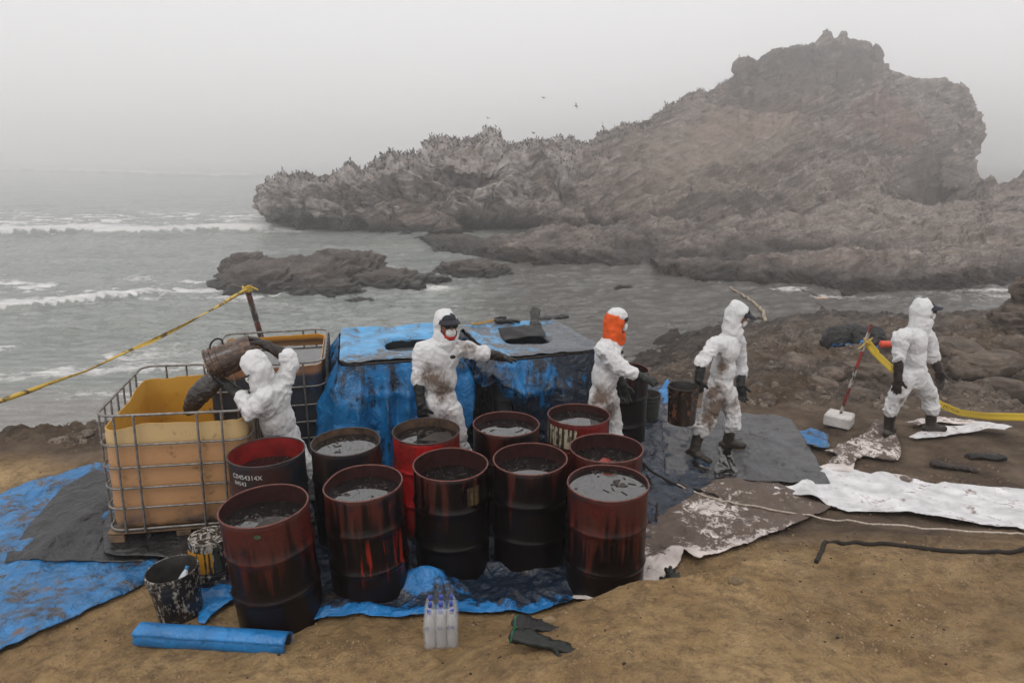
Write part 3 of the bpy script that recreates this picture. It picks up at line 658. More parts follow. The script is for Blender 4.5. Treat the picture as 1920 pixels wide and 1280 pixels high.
M_tank_amber = mat_tank('amber plastic tank', (.52, .36, .17), (.50, .27, .125), (.10, .055, .03), blotch=1.0)
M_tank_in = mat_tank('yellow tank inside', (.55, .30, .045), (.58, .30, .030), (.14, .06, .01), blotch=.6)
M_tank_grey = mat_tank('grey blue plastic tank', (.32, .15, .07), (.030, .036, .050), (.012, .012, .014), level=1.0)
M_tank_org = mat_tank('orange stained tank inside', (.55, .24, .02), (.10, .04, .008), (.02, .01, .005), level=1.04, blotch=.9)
M_tank_dark = simple('dark grey plastic tank', (.06, .065, .07), .5, var=.3)

# ================================================================== SHEETS ON THE GROUND
def inside(poly, X, Y):
    c = np.zeros(len(X), bool); n = len(poly)
    for i in range(n):
        x1, y1_ = poly[i]; x2, y2_ = poly[(i + 1) % n]
        if y1_ == y2_: continue
        k = ((y1_ > Y) != (y2_ > Y)) & (X < (x2 - x1) * (Y - y1_) / (y2_ - y1_) + x1); c ^= k
    return c
def nearest(poly, X, Y):
    bd = np.full(len(X), 1e9); bx = X.copy(); by = Y.copy(); n = len(poly)
    for i in range(n):
        a = np.array(poly[i]); d = np.array(poly[(i + 1) % n]) - a; L = d @ d + 1e-12
        t = np.clip(((X - a[0]) * d[0] + (Y - a[1]) * d[1]) / L, 0, 1); qx = a[0] + t * d[0]; qy = a[1] + t * d[1]
        q = np.hypot(X - qx, Y - qy); k = q < bd; bd = np.where(k, q, bd); bx = np.where(k, qx, bx); by = np.where(k, qy, by)
    return bd, bx, by
def wob(poly, amp, seed, n=5):
    out_ = []
    for i in range(len(poly)):
        a, b_ = np.array(poly[i]), np.array(poly[(i + 1) % len(poly)]); L = np.hypot(*(b_ - a)); nrm = np.array([-(b_ - a)[1], (b_ - a)[0]]) / (L + 1e-9)
        for t in np.linspace(0, 1, n, endpoint=False):
            p = a + (b_ - a) * t; k = 0 if t == 0 else amp * pn(np.array([[p[0] * 2.3, p[1] * 2.3, seed * 1.7]]), 3)[0]; out_.append(tuple(p + nrm * k))
    return out_
def creases(X, Y, seed, sc=1.0):
    P = xyz(X, Y) * sc; w_ = .5 * xyz(pn(P * 1.2, seed), pn(P * 1.2, seed + 1)); h = 0
    for i, (a, s1, s2, k) in enumerate([(.3, 1.1, .35, 1.0), (1.4, 2.0, .5, .6), (2.5, 3.4, 1.0, .45), (.9, 6, 2.2, .22)]):
        c, s_ = math.cos(a + seed), math.sin(a + seed); Q = xyz((P[:, 0] * c + P[:, 1] * s_) * s1, (-P[:, 0] * s_ + P[:, 1] * c) * s2, seed * 1.3) + w_
        h = h + k * np.clip(1 - np.abs(pn(Q, i + 3)) * 3.2, 0, 1) ** 1.6
    return h
def sheet(name, label, cat, poly, mat, off=.012, wr=.02, seed=1, res=.03, sc=1.0, stain=None, extra=None, group=None, edge=.02, thick=.004, flat=False):
    poly = wob([tuple(p)[:2] for p in poly], edge, seed); A = np.array(poly)
    gx = np.arange(A[:, 0].min() - res, A[:, 0].max() + 2 * res, res); gy = np.arange(A[:, 1].min() - res, A[:, 1].max() + 2 * res, res)
    YY, XX = np.meshgrid(gy, gx, indexing='ij'); sh = XX.shape; X = XX.ravel().copy(); Y = YY.ravel().copy()
    ins = inside(poly, X, Y); bd, bx, by = nearest(poly, X, Y)
    F = grid_faces(*sh); ok = ins[F].sum(1) >= 1
    ok &= (ins | (bd < res * 1.5))[F].all(1); F = F[ok]
    sn = (~ins) | (bd < res * .3); X = np.where(sn, bx, X); Y = np.where(sn, by, Y)
    used = np.unique(F); mp = -np.ones(len(X), int); mp[used] = np.arange(len(used)); F = mp[F]; X = X[used]; Y = Y[used]; bd = np.where(ins, bd, 0)[used]
    Z = ground_h(X, Y) if not flat else ground_base(X, Y)
    Z = Z + off + wr * creases(X, Y, seed, sc) * np.clip(.45 + bd / .15, 0, 1) + .004 * fbm(xyz(X, Y) * 9, 2, .5, seed)
    if extra is not None: Z = Z + extra(X, Y, bd)
    me = mesh_np(name, np.stack([X, Y, Z], 1), F)
    if stain is not None: attr(me, 'stain', stain(X, Y, bd))
    o = obj(name, me, mat); m = o.modifiers.new('t', 'SOLIDIFY'); m.thickness = thick; m.offset = 1
    return setp(o, label, cat, group)
def PF(*pts): return [atz(x, y, 0)[:2] for x, y in pts]
def P0(*pts, z=0.0):
    r_ = []
    for x, y in pts:
        p = atz(x, y, z)
        for _ in range(4): p = atz(x, y, float(ground_base([p.x], [min(p.y, 12)])[0]) + .01)
        r_.append(tuple(p[:2]))
    return r_
sheet('tarpaulin', 'big blue tarpaulin spread on the sand at the left, stained with mud', 'tarpaulin',
      P0((-160,950),(0,928),(60,903),(110,892),(178,868),(300,880),(420,1040),(430,1060),(290,1066),(262,1100),(130,1165),(0,1226),(-160,1290)), M_blue, .012, .035, 3, .028, edge=.03)
sheet('plastic_sheet', 'black plastic sheet lying over the blue tarpaulin left of the amber tank', 'plastic sheet',
      P0((10,1059),(60,985),(118,918),(178,886),(300,900),(330,1000),(300,1059)), M_black_sheet, .035, .035, 6, .028, sc=.9)
sheet('oiled_sheet', 'oil soaked black sheet under the wooden pallet', 'plastic sheet',
      P0((196,1010),(205,975),(420,960),(520,1010),(440,1058),(330,1062),(200,1052)), M_black_sheet, .075, .02, 8, .03)
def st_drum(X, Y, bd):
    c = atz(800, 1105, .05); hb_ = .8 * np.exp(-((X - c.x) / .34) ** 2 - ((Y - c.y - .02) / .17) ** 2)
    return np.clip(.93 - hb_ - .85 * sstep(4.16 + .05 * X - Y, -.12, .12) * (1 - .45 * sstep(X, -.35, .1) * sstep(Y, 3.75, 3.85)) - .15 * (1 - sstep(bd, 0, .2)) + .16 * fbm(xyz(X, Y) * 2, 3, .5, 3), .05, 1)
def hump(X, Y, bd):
    c = atz(800, 1105, .05); return .13 * np.exp(-((X - c.x) / .22) ** 2 - ((Y - c.y - .02) / .09) ** 2) + .05 * np.exp(-((X + 1.0) / .5) ** 2) * np.exp(-((Y - 3.86) / .06) ** 2)
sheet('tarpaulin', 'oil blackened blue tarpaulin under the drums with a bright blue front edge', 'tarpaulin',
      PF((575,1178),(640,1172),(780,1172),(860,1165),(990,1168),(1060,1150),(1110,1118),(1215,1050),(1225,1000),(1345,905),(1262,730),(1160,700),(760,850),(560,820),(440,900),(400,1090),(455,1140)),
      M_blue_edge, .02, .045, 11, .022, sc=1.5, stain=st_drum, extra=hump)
sheet('blue_plastic_scrap', 'crumpled scrap of blue plastic between the pail and the leaning drum', 'plastic scrap',
      P0((376,1108),(410,1094),(450,1105),(440,1130),(405,1150),(385,1172),(372,1172)), M_roll, .02, .05, 15, .016, sc=3)
sheet('plastic_sheet', 'grey black plastic sheet that the worker with the bucket walks across', 'plastic sheet',
      P0((1238,764),(1330,772),(1480,788),(1512,832),(1556,911),(1400,906),(1247,894)), M_grey_sheet, .03, .036, 21, .024, sc=1.1)
M_puddle = MB('oil puddle'); M_puddle.set(color=(.004, .003, .003), rough=.12, ior=1.7); M_puddle.bump(M_puddle.noise(M_puddle.co('Pos'), 20, 4), .2, .01); M_puddle = M_puddle.m
sheet('oil_puddle', 'black oil dripped on the plastic below the front boot of the bucket carrier', 'oil puddle', P0((1345,846),(1372,850),(1376,878),(1384,892),(1372,906),(1356,902),(1342,905),(1338,886),(1350,866)), M_puddle, .062, .036, 21, .012, sc=1.1, thick=.002, edge=.03)
sheet('oil_puddle', 'thin black oil splashes in front of the rear boot of the bucket carrier', 'oil puddle', P0((1290,872),(1304,872),(1322,884),(1336,890),(1318,892),(1296,886)), M_puddle, .062, .036, 21, .012, sc=1.1, thick=.002, edge=.03)
def foldw(X, Y, bd):
    return .05 * np.exp(-((X - 2.75 - .12 * (Y - 5.6)) / .07) ** 2) + .035 * np.exp(-((X - 3.7) / .12) ** 2) + .015 * (1 - sstep(bd, 0, .1)) * (1 + pn(xyz(X * 2, Y * 2), 4))
sheet('felt_sheet', 'long white absorbent felt sheet smeared with brown oil, right of the black plastic', 'felt sheet',
      P0((1425,912),(1500,915),(1548,879),(1580,880),(1628,896),(1690,896),(1730,905),(1920,920),(2100,928),(2100,1005),(1920,993),(1780,980),(1700,965),(1590,965),(1540,950),(1480,930)), M_white_sheet, .018, .008, 25, .03, sc=.5, extra=foldw, edge=.03)
def st_mat(X, Y, bd):
    q = atz(1380, 925, 0); d = np.hypot(X - q.x, (Y - q.y)); w_ = fbm(xyz(X, Y) * 1.5, 3, .5, 9)
    return np.clip(.75 - .15 * d + .34 * w_ - .38 * (1 - sstep(bd, 0, .14)) * sstep(5.3 - Y, -.1, .3) - .25 * sstep(4.95 - Y, 0, .5), .12, .92)
sheet('absorbent_mat', 'brown oil soaked absorbent mat with pale edges right of the nearest drum', 'felt mat',
      PF((1044,1112),(1150,1000),(1220,985),(1345,903),(1440,905),(1560,962),(1450,1020),(1310,1066),(1280,1060),(1268,1080),(1210,1140),(1085,1150)), M_soaked, .03, .028, 31, .022, sc=1.6, stain=st_mat,
      extra=lambda X, Y, bd: .07 * np.exp(-((X - atz(1270, 1060, 0).x) / .12) ** 2 - ((Y - atz(1270, 1060, 0).y) / .06) ** 2))
sheet('absorbent_mat', 'crumpled soaked mat in front of the white post base', 'felt mat',
      P0((1545,852),(1580,838),(1625,815),(1640,790),(1672,800),(1690,850),(1682,868),(1620,862),(1590,880),(1548,872),(1570,860)), M_soaked, .03, .05, 35, .025, sc=2.4, stain=lambda X, Y, bd: .55 + .25 * pn(xyz(X, Y) * 2, 3))
sheet('absorbent_mat', 'small dirty white mat beside the tip of the black plastic sheet', 'felt mat',
      P0((1532,880),(1560,870),(1602,852),(1600,890),(1545,884)), M_soaked, .03, .02, 36, .025, sc=1.4, stain=lambda X, Y, bd: .15 + 0 * X)
sheet('absorbent_mat', 'narrow brown stained mat strip lying above the white felt sheet', 'felt mat',
      P0((1648,890),(1700,896),(1712,904),(1705,908),(1660,900)), M_soaked, .03, .02, 38, .025, sc=1.4, stain=lambda X, Y, bd: .5 + 0 * X)
sheet('felt_sheet', 'white sheet with a curled end under the boots of the rightmost worker', 'felt sheet',
      [atz(x, y, -.06)[:2] for x, y in ((1702,829),(1740,806),(1800,803),(1840,802),(1895,818),(1880,826),(1850,818),(1810,818),(1770,826),(1715,832))], M_white_sheet, .04, .02, 39, .025, sc=1.2,
      extra=lambda X, Y, bd: .06 * sstep(X, 5.3, 5.7))
sheet('absorbent_mat', 'stained mat fragments behind the boots of the rightmost worker', 'felt mat',
      [atz(x, y, -.1)[:2] for x, y in ((1695,803),(1740,790),(1760,786),(1840,800),(1810,808),(1760,800),(1720,812))], M_soaked, .05, .04, 40, .025, sc=2.4, stain=lambda X, Y, bd: .42 + .2 * pn(xyz(X, Y) * 2, 3))
sheet('blue_rag', 'small crumpled blue plastic rag at the edge of the black plastic sheet', 'rag',
      P0((1498,816),(1530,812),(1552,822),(1554,848),(1525,845),(1508,838)), M_blue, .04, .05, 42, .02, sc=2.5)
sheet('blue_rag', 'little bright blue plastic scrap behind the green black bucket', 'rag',
      P0((1232,742),(1250,735),(1262,745),(1262,764),(1240,762)), M_roll, .04, .05, 43, .02, sc=2.5)

# ================================================================== DRUMS
def drum(label, px, py, mat, inner, rim, level=.12, dent=(0, 0), tilt=(0, 0), float_=None, seed=0, group='steel drums full of oil', D=.585, z=0.0):
    c = atz(px, py, z + .88); rnd = random.Random(seed)
    t = thing('oil_drum', label, 'drum', (c.x - .88 * math.sin(R(tilt[1])), c.y + .88 * math.sin(R(tilt[0])), z), group=group); t.rotation_euler = (R(tilt[0]), R(tilt[1]), rnd.uniform(0, .0))
    rad = D / 2 - .008; n = 72
    def rr(a, zz):
        k = math.exp(-(((a - dent[0] + math.pi) % (2 * math.pi) - math.pi) / .55) ** 2) * max(0, (zz - .45) / .43) * dent[1]
        return 1 - k + .016 * math.cos(2 * a + seed) * max(0, zz / .88) - .022 * math.exp(-((((a - seed * 1.7) + math.pi) % (2 * math.pi) - math.pi) / .35) ** 2 - ((zz - .2 - .07 * (seed % 7)) / .09) ** 2) + .004 * math.sin(5 * a + seed * 2)
    prof = [(rad*.985, .0), (rad, .012), (rad, .03)] + [(rad, z_) for z_ in (.1, .18, .26)]
    def rib(z0): return [(rad, z0 - .02), (rad + .006, z0 - .012), (rad + .010, z0), (rad + .006, z0 + .012), (rad, z0 + .02)]
    prof += rib(.30) + [(rad, .38), (rad, .46), (rad, .54)] + rib(.60) + [(rad, .68), (rad, .76), (rad, .84), (rad, .868)]
    def lat(prof, g=None):
        g = g or G(); V = []
        for r_, z_ in prof:
            for k in range(n):
                a = 2 * math.pi * k / n; q = r_ * rr(a, z_); V.append((q * math.cos(a), q * math.sin(a), z_))
        m = len(prof); F = [(i*n+k, i*n+(k+1) % n, (i+1)*n+(k+1) % n, (i+1)*n+k) for i in range(m-1) for k in range(n)]
        return g.add(V, F)
    lat(prof + [(rad - .004, .872)]).build('drum_shell', mat, t, sharp=None)
    lat([(rad - .004, .873), (rad - .006, .80), (rad - .006, .6), (rad - .008, .2), (rad - .01, .02), (.01, .015)]).build('drum_inside', inner, t, sharp=None)
    g = G(); P = []
    for k in range(n):
        a = 2 * math.pi * k / n; q = rad * rr(a, .875); P.append((q * math.cos(a), q * math.sin(a), .875))
    g.tube(P, .0065, 8, closed=True); g.build('drum_rim', rim, t, sharp=None)
    zl = .88 - level; V = [(0, 0, zl)]
    tx, ty = math.tan(R(tilt[0])), math.tan(R(tilt[1]))
    for q in (.25, .5, .75, 1.0):
        for k in range(n):
            a = 2 * math.pi * k / n; r_ = (rad - .007) * rr(a, zl) * q; x_, y_ = r_ * math.cos(a), r_ * math.sin(a); V.append((x_, y_, zl - y_ * tx + x_ * ty))
    F = [(0, 1 + k, 1 + (k + 1) % n) for k in range(n)] + [(1+i*n+k, 1+(i+1)*n+k, 1+(i+1)*n+(k+1) % n, 1+i*n+(k+1) % n) for i in range(3) for k in range(n)]
    G().add(V, F).build('oil', M_oil, t, sharp=None)
    # tide ring of dried oil and floating scraps
    g = G()
    for i in range(16):
        a = rnd.uniform(0, 6.28); q = rad * math.sqrt(rnd.uniform(.02, .85)); L = rnd.uniform(.01, .06); x_, y_ = q * math.cos(a), q * math.sin(a)
        zz = zl - y_ * tx + x_ * ty + .002
        g.box((x_, y_, zz), (L, rnd.uniform(.004, .016), .005), rnd.uniform(0, 3.1))
    g.build('floating_scraps', M_debris, t, smooth=False)['kind'] = 'stuff'
    if float_:
        for kind, fx, fy, s_, m_ in float_:
            g = G(); h = .03
            if kind == 'wedge': g.add([(fx - s_, fy - s_ * .3, zl), (fx + s_, fy - s_ * .6, zl), (fx + s_ * .5, fy + s_ * .7, zl + h * .4), (fx - s_ * .2, fy + s_ * .2, zl + h * 1.3), (fx, fy - s_ * .5, zl - .01)], [(0, 1, 3), (1, 2, 3), (2, 0, 3), (0, 4, 1), (1, 4, 2), (2, 4, 0)])
            else:
                for i in range(9): g.ball((fx + rnd.uniform(-s_, s_), fy + rnd.uniform(-s_, s_) * .6, zl), (rnd.uniform(.01, .04), rnd.uniform(.008, .02), rnd.uniform(.006, .016)), n=7, m=5)
            g.build('floating_lump', m_, t, sharp=30)
    return t
d1 = drum('dark red brown drum leaning at the front left with a green sticker under its rim', 494, 945, M_drum_brown, M_in_brown, M_rim, .12, tilt=(1.5, -3.0), float_=[('wedge', .04, -.06, .10, M_debris)], seed=1)
d2 = drum('brown drum with bright red paint runs and a dented left rim', 679, 903, M_drum_streak, M_in_brown, M_rim, .10, dent=(math.pi * .95, .10), tilt=(0, -1.8), seed=2, float_=[('lumps', -.16, .02, .06, M_debris)])
d3 = drum('brown drum with a yellowed patch by its right edge, third in the front row', 845, 868, M_drum_brown2, M_in_brown, M_rim, .15, dent=(.9, .06), seed=3, float_=[('lumps', .05, -.12, .08, M_debris)])
d4 = drum('dark brown drum in the front row between the yellow patched drum and the brimming drum', 994, 858, M_drum_brown2, M_in_brown, M_rim, .12, seed=4)
d5 = drum('brown drum filled almost to the brim at the right end of the front row', 1140, 903, M_drum_brown, M_in_brown, M_rim, .035, seed=5, float_=[('lumps', .06, .04, .07, M_debris)])
d6 = drum('brown drum with a red rag floating in its oil', 1137, 838, M_drum_brown, M_in_brown, M_rim, .12, seed=6, float_=[('wedge', -.01, -.03, .075, M_debris_red)])
d7 = drum('red drum with a white label streaked with oil', 1085, 776, M_drum_red2, M_in_brown, M_rim, .07, seed=7, D=.56)
d8 = drum('dark red drum behind the front row, right of the bright red drum', 949, 793, M_drum_brown2, M_in_brown, M_rim, .07, seed=8)
d9 = drum('bright red drum in front of the worker with the sunglasses', 799, 806, M_drum_red, M_in_dirty, M_rimd, .08, seed=9, float_=[('wedge', .10, .02, .16, M_debris), ('lumps', -.05, .12, .08, M_debris)])
d10 = drum('black drum with a kinked right rim, left of the bright red drum', 650, 826, M_drum_black, M_in_dirty, M_rimd, .06, dent=(.35, .07), seed=10)
d11 = drum('blue black drum with a red inside and white stencilled numbers', 500, 845, M_drum_teal, M_in_red, M_rimd, .17, seed=11, float_=[('lumps', -.02, -.10, .05, M_white_print)])
d12 = drum('dark red drum standing behind the green gloves of the worker with the orange hood', 1166, 692, M_drum_brown2, M_in_brown, M_rim, .06, seed=12)

def text_mesh(body, size, thick=.0):
    cu = bpy.data.curves.new('t', 'FONT'); cu.body = body; cu.size = size; cu.extrude = thick; cu.resolution_u = 3
    o = bpy.data.objects.new('t', cu); COL.objects.link(o); dg = bpy.context.evaluated_depsgraph_get(); me = bpy.data.meshes.new_from_object(o.evaluated_get(dg))
    bpy.data.objects.remove(o); V = [tuple(v.co) for v in me.vertices]; F = [tuple(p.vertices) for p in me.polygons]; bpy.data.meshes.remove(me); return V, F
def wrap_text(body, size, rad, ang, z0, mat, parent, name='lettering', sub=3, bold=1.0, stretch=1.0):
    V, F = text_mesh(body, size); w_ = max(v[0] for v in V) * stretch; g = G()
    # cut long faces so they follow the curve
    bm = bmesh.new(); vs = [bm.verts.new(v) for v in V]
    for f in F:
        try: bm.faces.new([vs[i] for i in f])
        except ValueError: pass
    bmesh.ops.triangulate(bm, faces=bm.faces[:])
    bmesh.ops.subdivide_edges(bm, edges=[e for e in bm.edges if abs(e.verts[0].co.x - e.verts[1].co.x) > .02], cuts=2, use_grid_fill=True)
    bm.verts.index_update(); V = [tuple(v.co) for v in bm.verts]; F = [tuple(v.index for v in f.verts) for f in bm.faces]; bm.free()
    out_ = []
    for x, y, _ in V:
        a = ang + (x * stretch - w_ / 2) / rad; out_.append(((rad) * math.cos(a), (rad) * math.sin(a), z0 + y))
    return g.add(out_, F).build(name, mat, parent, smooth=False)
rd = .585 / 2 + .0035
wrap_text('C0454314X', .052, rd, R(-103), .775, M_white_print, d11); wrap_text('04543', .046, rd, R(-114), .722, M_white_print, d11)
def patch(t, a0, a1, z0, z1, mat, name, rad=rd, label=None, n=14, wavy=0.0):
    V = []; F = []
    for i in range(n + 1):
        a = R(a0 + (a1 - a0) * i / n); k = wavy * pn(np.array([[i * .7, z0 * 9, 1.]]), 3)[0]
        V += [(rad * math.cos(a), rad * math.sin(a), z0 + k), (rad * math.cos(a), rad * math.sin(a), z1 - k)]
    F = [(2*i, 2*i+2, 2*i+3, 2*i+1) for i in range(n)]; return G().add(V, F).build(name, mat, t, label=label, smooth=False)
def mat_label(name, col, drip, th=.5):
    b = MB(name); r_ = b.noise(b.co('Object', (16, 16, 1.2)), 2.2, 5, .6, .3); e = b.noise(b.co('Object'), 24, 5, .7)
    m = b.ramp(b.math('ADD', b.math('MULTIPLY', r_, .75), b.math('MULTIPLY', e, .25)), [(th, 0.0), (th + .05, 1.0)])
    b.set(color=b.mix(m, col, drip), rough=.5); return b.m
M_lab = mat_label('oil streaked white label', (.45, .40, .28), (.03, .018, .012), .47)
patch(d7, -172, -98, .60 if False else .655, .86 if False else .835, M_lab, 'paper_label', rad=.56/2 + .003)
M_stick = simple('green sticker', (.045, .075, .03), .6)
V = [(0, 0, 0)]; Fd = []
sg = []
for k in range(15):
    a = 2 * math.pi * k / 14; sg.append((R(-80) + .022 * math.cos(a) / rd, .815 + .015 * math.sin(a)))
G().add([(rd * math.cos(R(-80)), rd * math.sin(R(-80)), .815)] + [((rd) * math.cos(a), (rd) * math.sin(a), zz) for a, zz in sg], [(0, k, k + 1) for k in range(1, 15)]).build('sticker', M_stick, d1, smooth=False)
M_yel_p = mat_label('rubbed yellow paint', (.10, .075, .02), (.03, .014, .01), .45)
patch(d3, -62, -42, .66, .80, M_yel_p, 'paint_patch', wavy=.02)
# hazard diamond on the bright red drum
hx = [(R(-40), .42, 0, -.075), (R(-40), .42, .075 / rd, 0), (R(-40), .42, 0, .075), (R(-40), .42, -.075 / rd, 0)]
V = [((rd + .001) * math.cos(a + da), (rd + .001) * math.sin(a + da), z_ + dz) for a, z_, da, dz in hx]
G().add(V, [(0, 1, 2, 3)]).build('hazard_sticker', simple('dirty white sticker', (.25, .24, .22), .5), d9, smooth=False)

# ================================================================== TANKS IN CAGES
def rrect(w_, d_, r_, n=6, z=0):
    P = []
    for cx, cy, a0 in ((w_/2-r_, -d_/2+r_, -90), (w_/2-r_, d_/2-r_, 0), (-w_/2+r_, d_/2-r_, 90), (-w_/2+r_, -d_/2+r_, 180)):
        for i in range(n + 1):
            a = R(a0 + 90 * i / n); P.append((cx + r_ * math.cos(a), cy + r_ * math.sin(a), z))
    return P
TW, TD = 1.12, 1.34
def ibc(label, fl, yaw, tank, inner, steel, fill=None, open_=True, roll=(0, 0), top=1.08, ragged=.05, sideh=None):
    """fl = world position of the front left corner at ground level"""
    c, s_ = math.cos(yaw), math.sin(yaw); cx = fl[0] + c * TW/2 - s_ * TD/2; cy = fl[1] + s_ * TW/2 + c * TD/2
    t = thing('tank_container', label, 'tank', (cx, cy, fl[2] if len(fl) > 2 else 0), group='caged plastic tanks'); t.rotation_euler = (R(roll[0]), R(roll[1]), yaw)
    # pallet
    plank = G().box((0, 0, 0), (TW + .02, .11, .018), bev=.003).mesh('plank', sharp=30); plank.materials.append(M_wood)
    for z_ in (.012, .135):
        for i in range(4 if z_ < .1 else 7):
            y_ = -TD/2 + .055 + i * (TD - .11) / (3 if z_ < .1 else 6); obj('plank', plank, None, t, (0, y_, z_))
    blk = G().box((0, 0, 0), (.11, .12, .095), bev=.004).mesh('block', sharp=30); blk.materials.append(M_wood)
    for x_ in (-TW/2 + .06, 0, TW/2 - .06):
        for y_ in (-TD/2 + .06, 0, TD/2 - .06): obj('block', blk, None, t, (x_, y_, .072))
    # tank walls
    rows_ = [(.15, -.05), (.165, -.015), (.20, 0), (.35, .004), (.5, 0), (.65, .004), (.8, 0), (.95, .003), (1.0, 0)]; n = 10
    g = G(); w_, d_ = TW - .06, TD - .06; V = []; m = 4 * (n + 1); base = None
    dens = []
    def ring(inset, z): 
        P = rrect(w_ - 2 * inset, d_ - 2 * inset, .10, n, z); Q = []
        for i in range(len(P)):
            a, b_ = Vector(P[i]), Vector(P[(i + 1) % len(P)]); k = 14 if (b_ - a).length > .3 else 1
            for j in range(k): Q.append(a.lerp(b_, j / k))
        return Q
    zt = lambda p, z: z
    def topz(p):
        k = top + ragged * (pn(np.array([[p.x * 3, p.y * 3, 1.]]), 5)[0] + .5 * pn(np.array([[p.x * 13, p.y * 13, 1.]]), 6)[0])
        if sideh: k += sideh(p.x, p.y)
        return k
    rs_ = []
    for z_, ins in rows_: rs_.append(ring(-ins if ins else 0, z_))
    tt = ring(0, top); rs_.append([Vector((p.x, p.y, topz(p) if open_ else top)) for p in tt]); m = len(tt)
    V = [p for r_ in rs_ for p in r_]; F = [(i*m+k, i*m+(k+1) % m, (i+1)*m+(k+1) % m, (i+1)*m+k) for i in range(len(rs_)-1) for k in range(m)]
    if not open_: F.append(tuple(range((len(rs_)-1)*m, len(rs_)*m)))
    g.add(V, F).build('tank_wall', tank, t, sharp=50)
    if open_:
        ri = [[Vector((p.x * .985, p.y * .985, p.z)) for p in rs_[-1]]] + [ring(.012, z_) for z_ in (.9, .6, .3, .17)]
        lip = [Vector(p) for p in rs_[-1]]; V = [p for r_ in [lip] + ri for p in r_]
        F = [(i*m+k, i*m+(k+1) % m, (i+1)*m+(k+1) % m, (i+1)*m+k) for i in range(len(ri)) for k in range(m)]; F.append(tuple(range(len(ri)*m + m - 1, len(ri)*m - 1, -1)))
        G().add(V, F).build('tank_inside', inner, t, sharp=50)
        if fill:
            P = ring(.013, fill); G().add([p for p in P], [tuple(range(len(P)))]).build('oil', M_oil, t, smooth=False)
    # cage
    zs = [.165, .355, .53, .71, .90, 1.15]
    for z_ in zs:
        r_ = .0115 if z_ in (1.15, .165) else .0095
        G().tube(rrect(TW, TD, .12, 6, z_), r_, 8, closed=True).build('cage_rail', steel, t, sharp=None)
    b1 = G().tube([(0, 0, .15), (0, 0, 1.15)], .0095, 8).mesh('cage_bar', sharp=50); b1.materials.append(steel)
    xs = [-.42, -.28, .18, .36]
    for x_ in xs: obj('cage_bar', b1, None, t, (x_, -TD/2 - .016, 0)); obj('cage_bar', b1, None, t, (-x_, TD/2 + .016, 0))
    for y_ in (-.52, -.38, -.22, -.05, .12, .30, .48):
        obj('cage_bar', b1, None, t, (TW/2 + .016, y_, 0)); obj('cage_bar', b1, None, t, (-TW/2 - .016, y_, 0))
    return t
def corner(px, py, z): p = atz(px, py, z); return (p.x, p.y, 0)
YAW = R(13)
cut = lambda x, y: (-.02 if x < -.3 else 0) - .10 * max(0, -x - .3) * (1 if y < .2 else .2) - (.16 * math.exp(-((y - .15) / .3) ** 2) if x > .45 else 0)
tank1 = ibc('open amber plastic tank in a steel cage being filled by a worker with a bucket', corner(164, 787, 1.15), YAW, M_tank_amber, M_tank_in, M_steel, None, True, roll=(0, 2.2), top=1.06, ragged=.025, sideh=cut)
p2 = atz(607, 677, 1.15); c_, s__ = math.cos(YAW), math.sin(YAW)
tank2 = ibc('grey caged tank with an orange stained inside, brimming with black oil', (p2.x - c_ * TW, p2.y - s__ * TW, 0), YAW, M_tank_grey, M_tank_org, M_steel, 1.04, True, top=1.105, ragged=.02)
tank3 = ibc('caged tank hidden under the left blue tarpaulin with a square opening', corner(642, 690, 1.12), YAW, M_tank_dark, M_hole, M_steel_d, .7, False, top=1.05)
p4 = atz(934, 676, 1.15); Y4 = R(19)
tank4 = ibc('caged tank under the oil blackened tarpaulin, its left bars showing', (p4.x, p4.y, 0), Y4, M_tank_dark, M_hole, M_steel_d, .7, False, top=1.05)

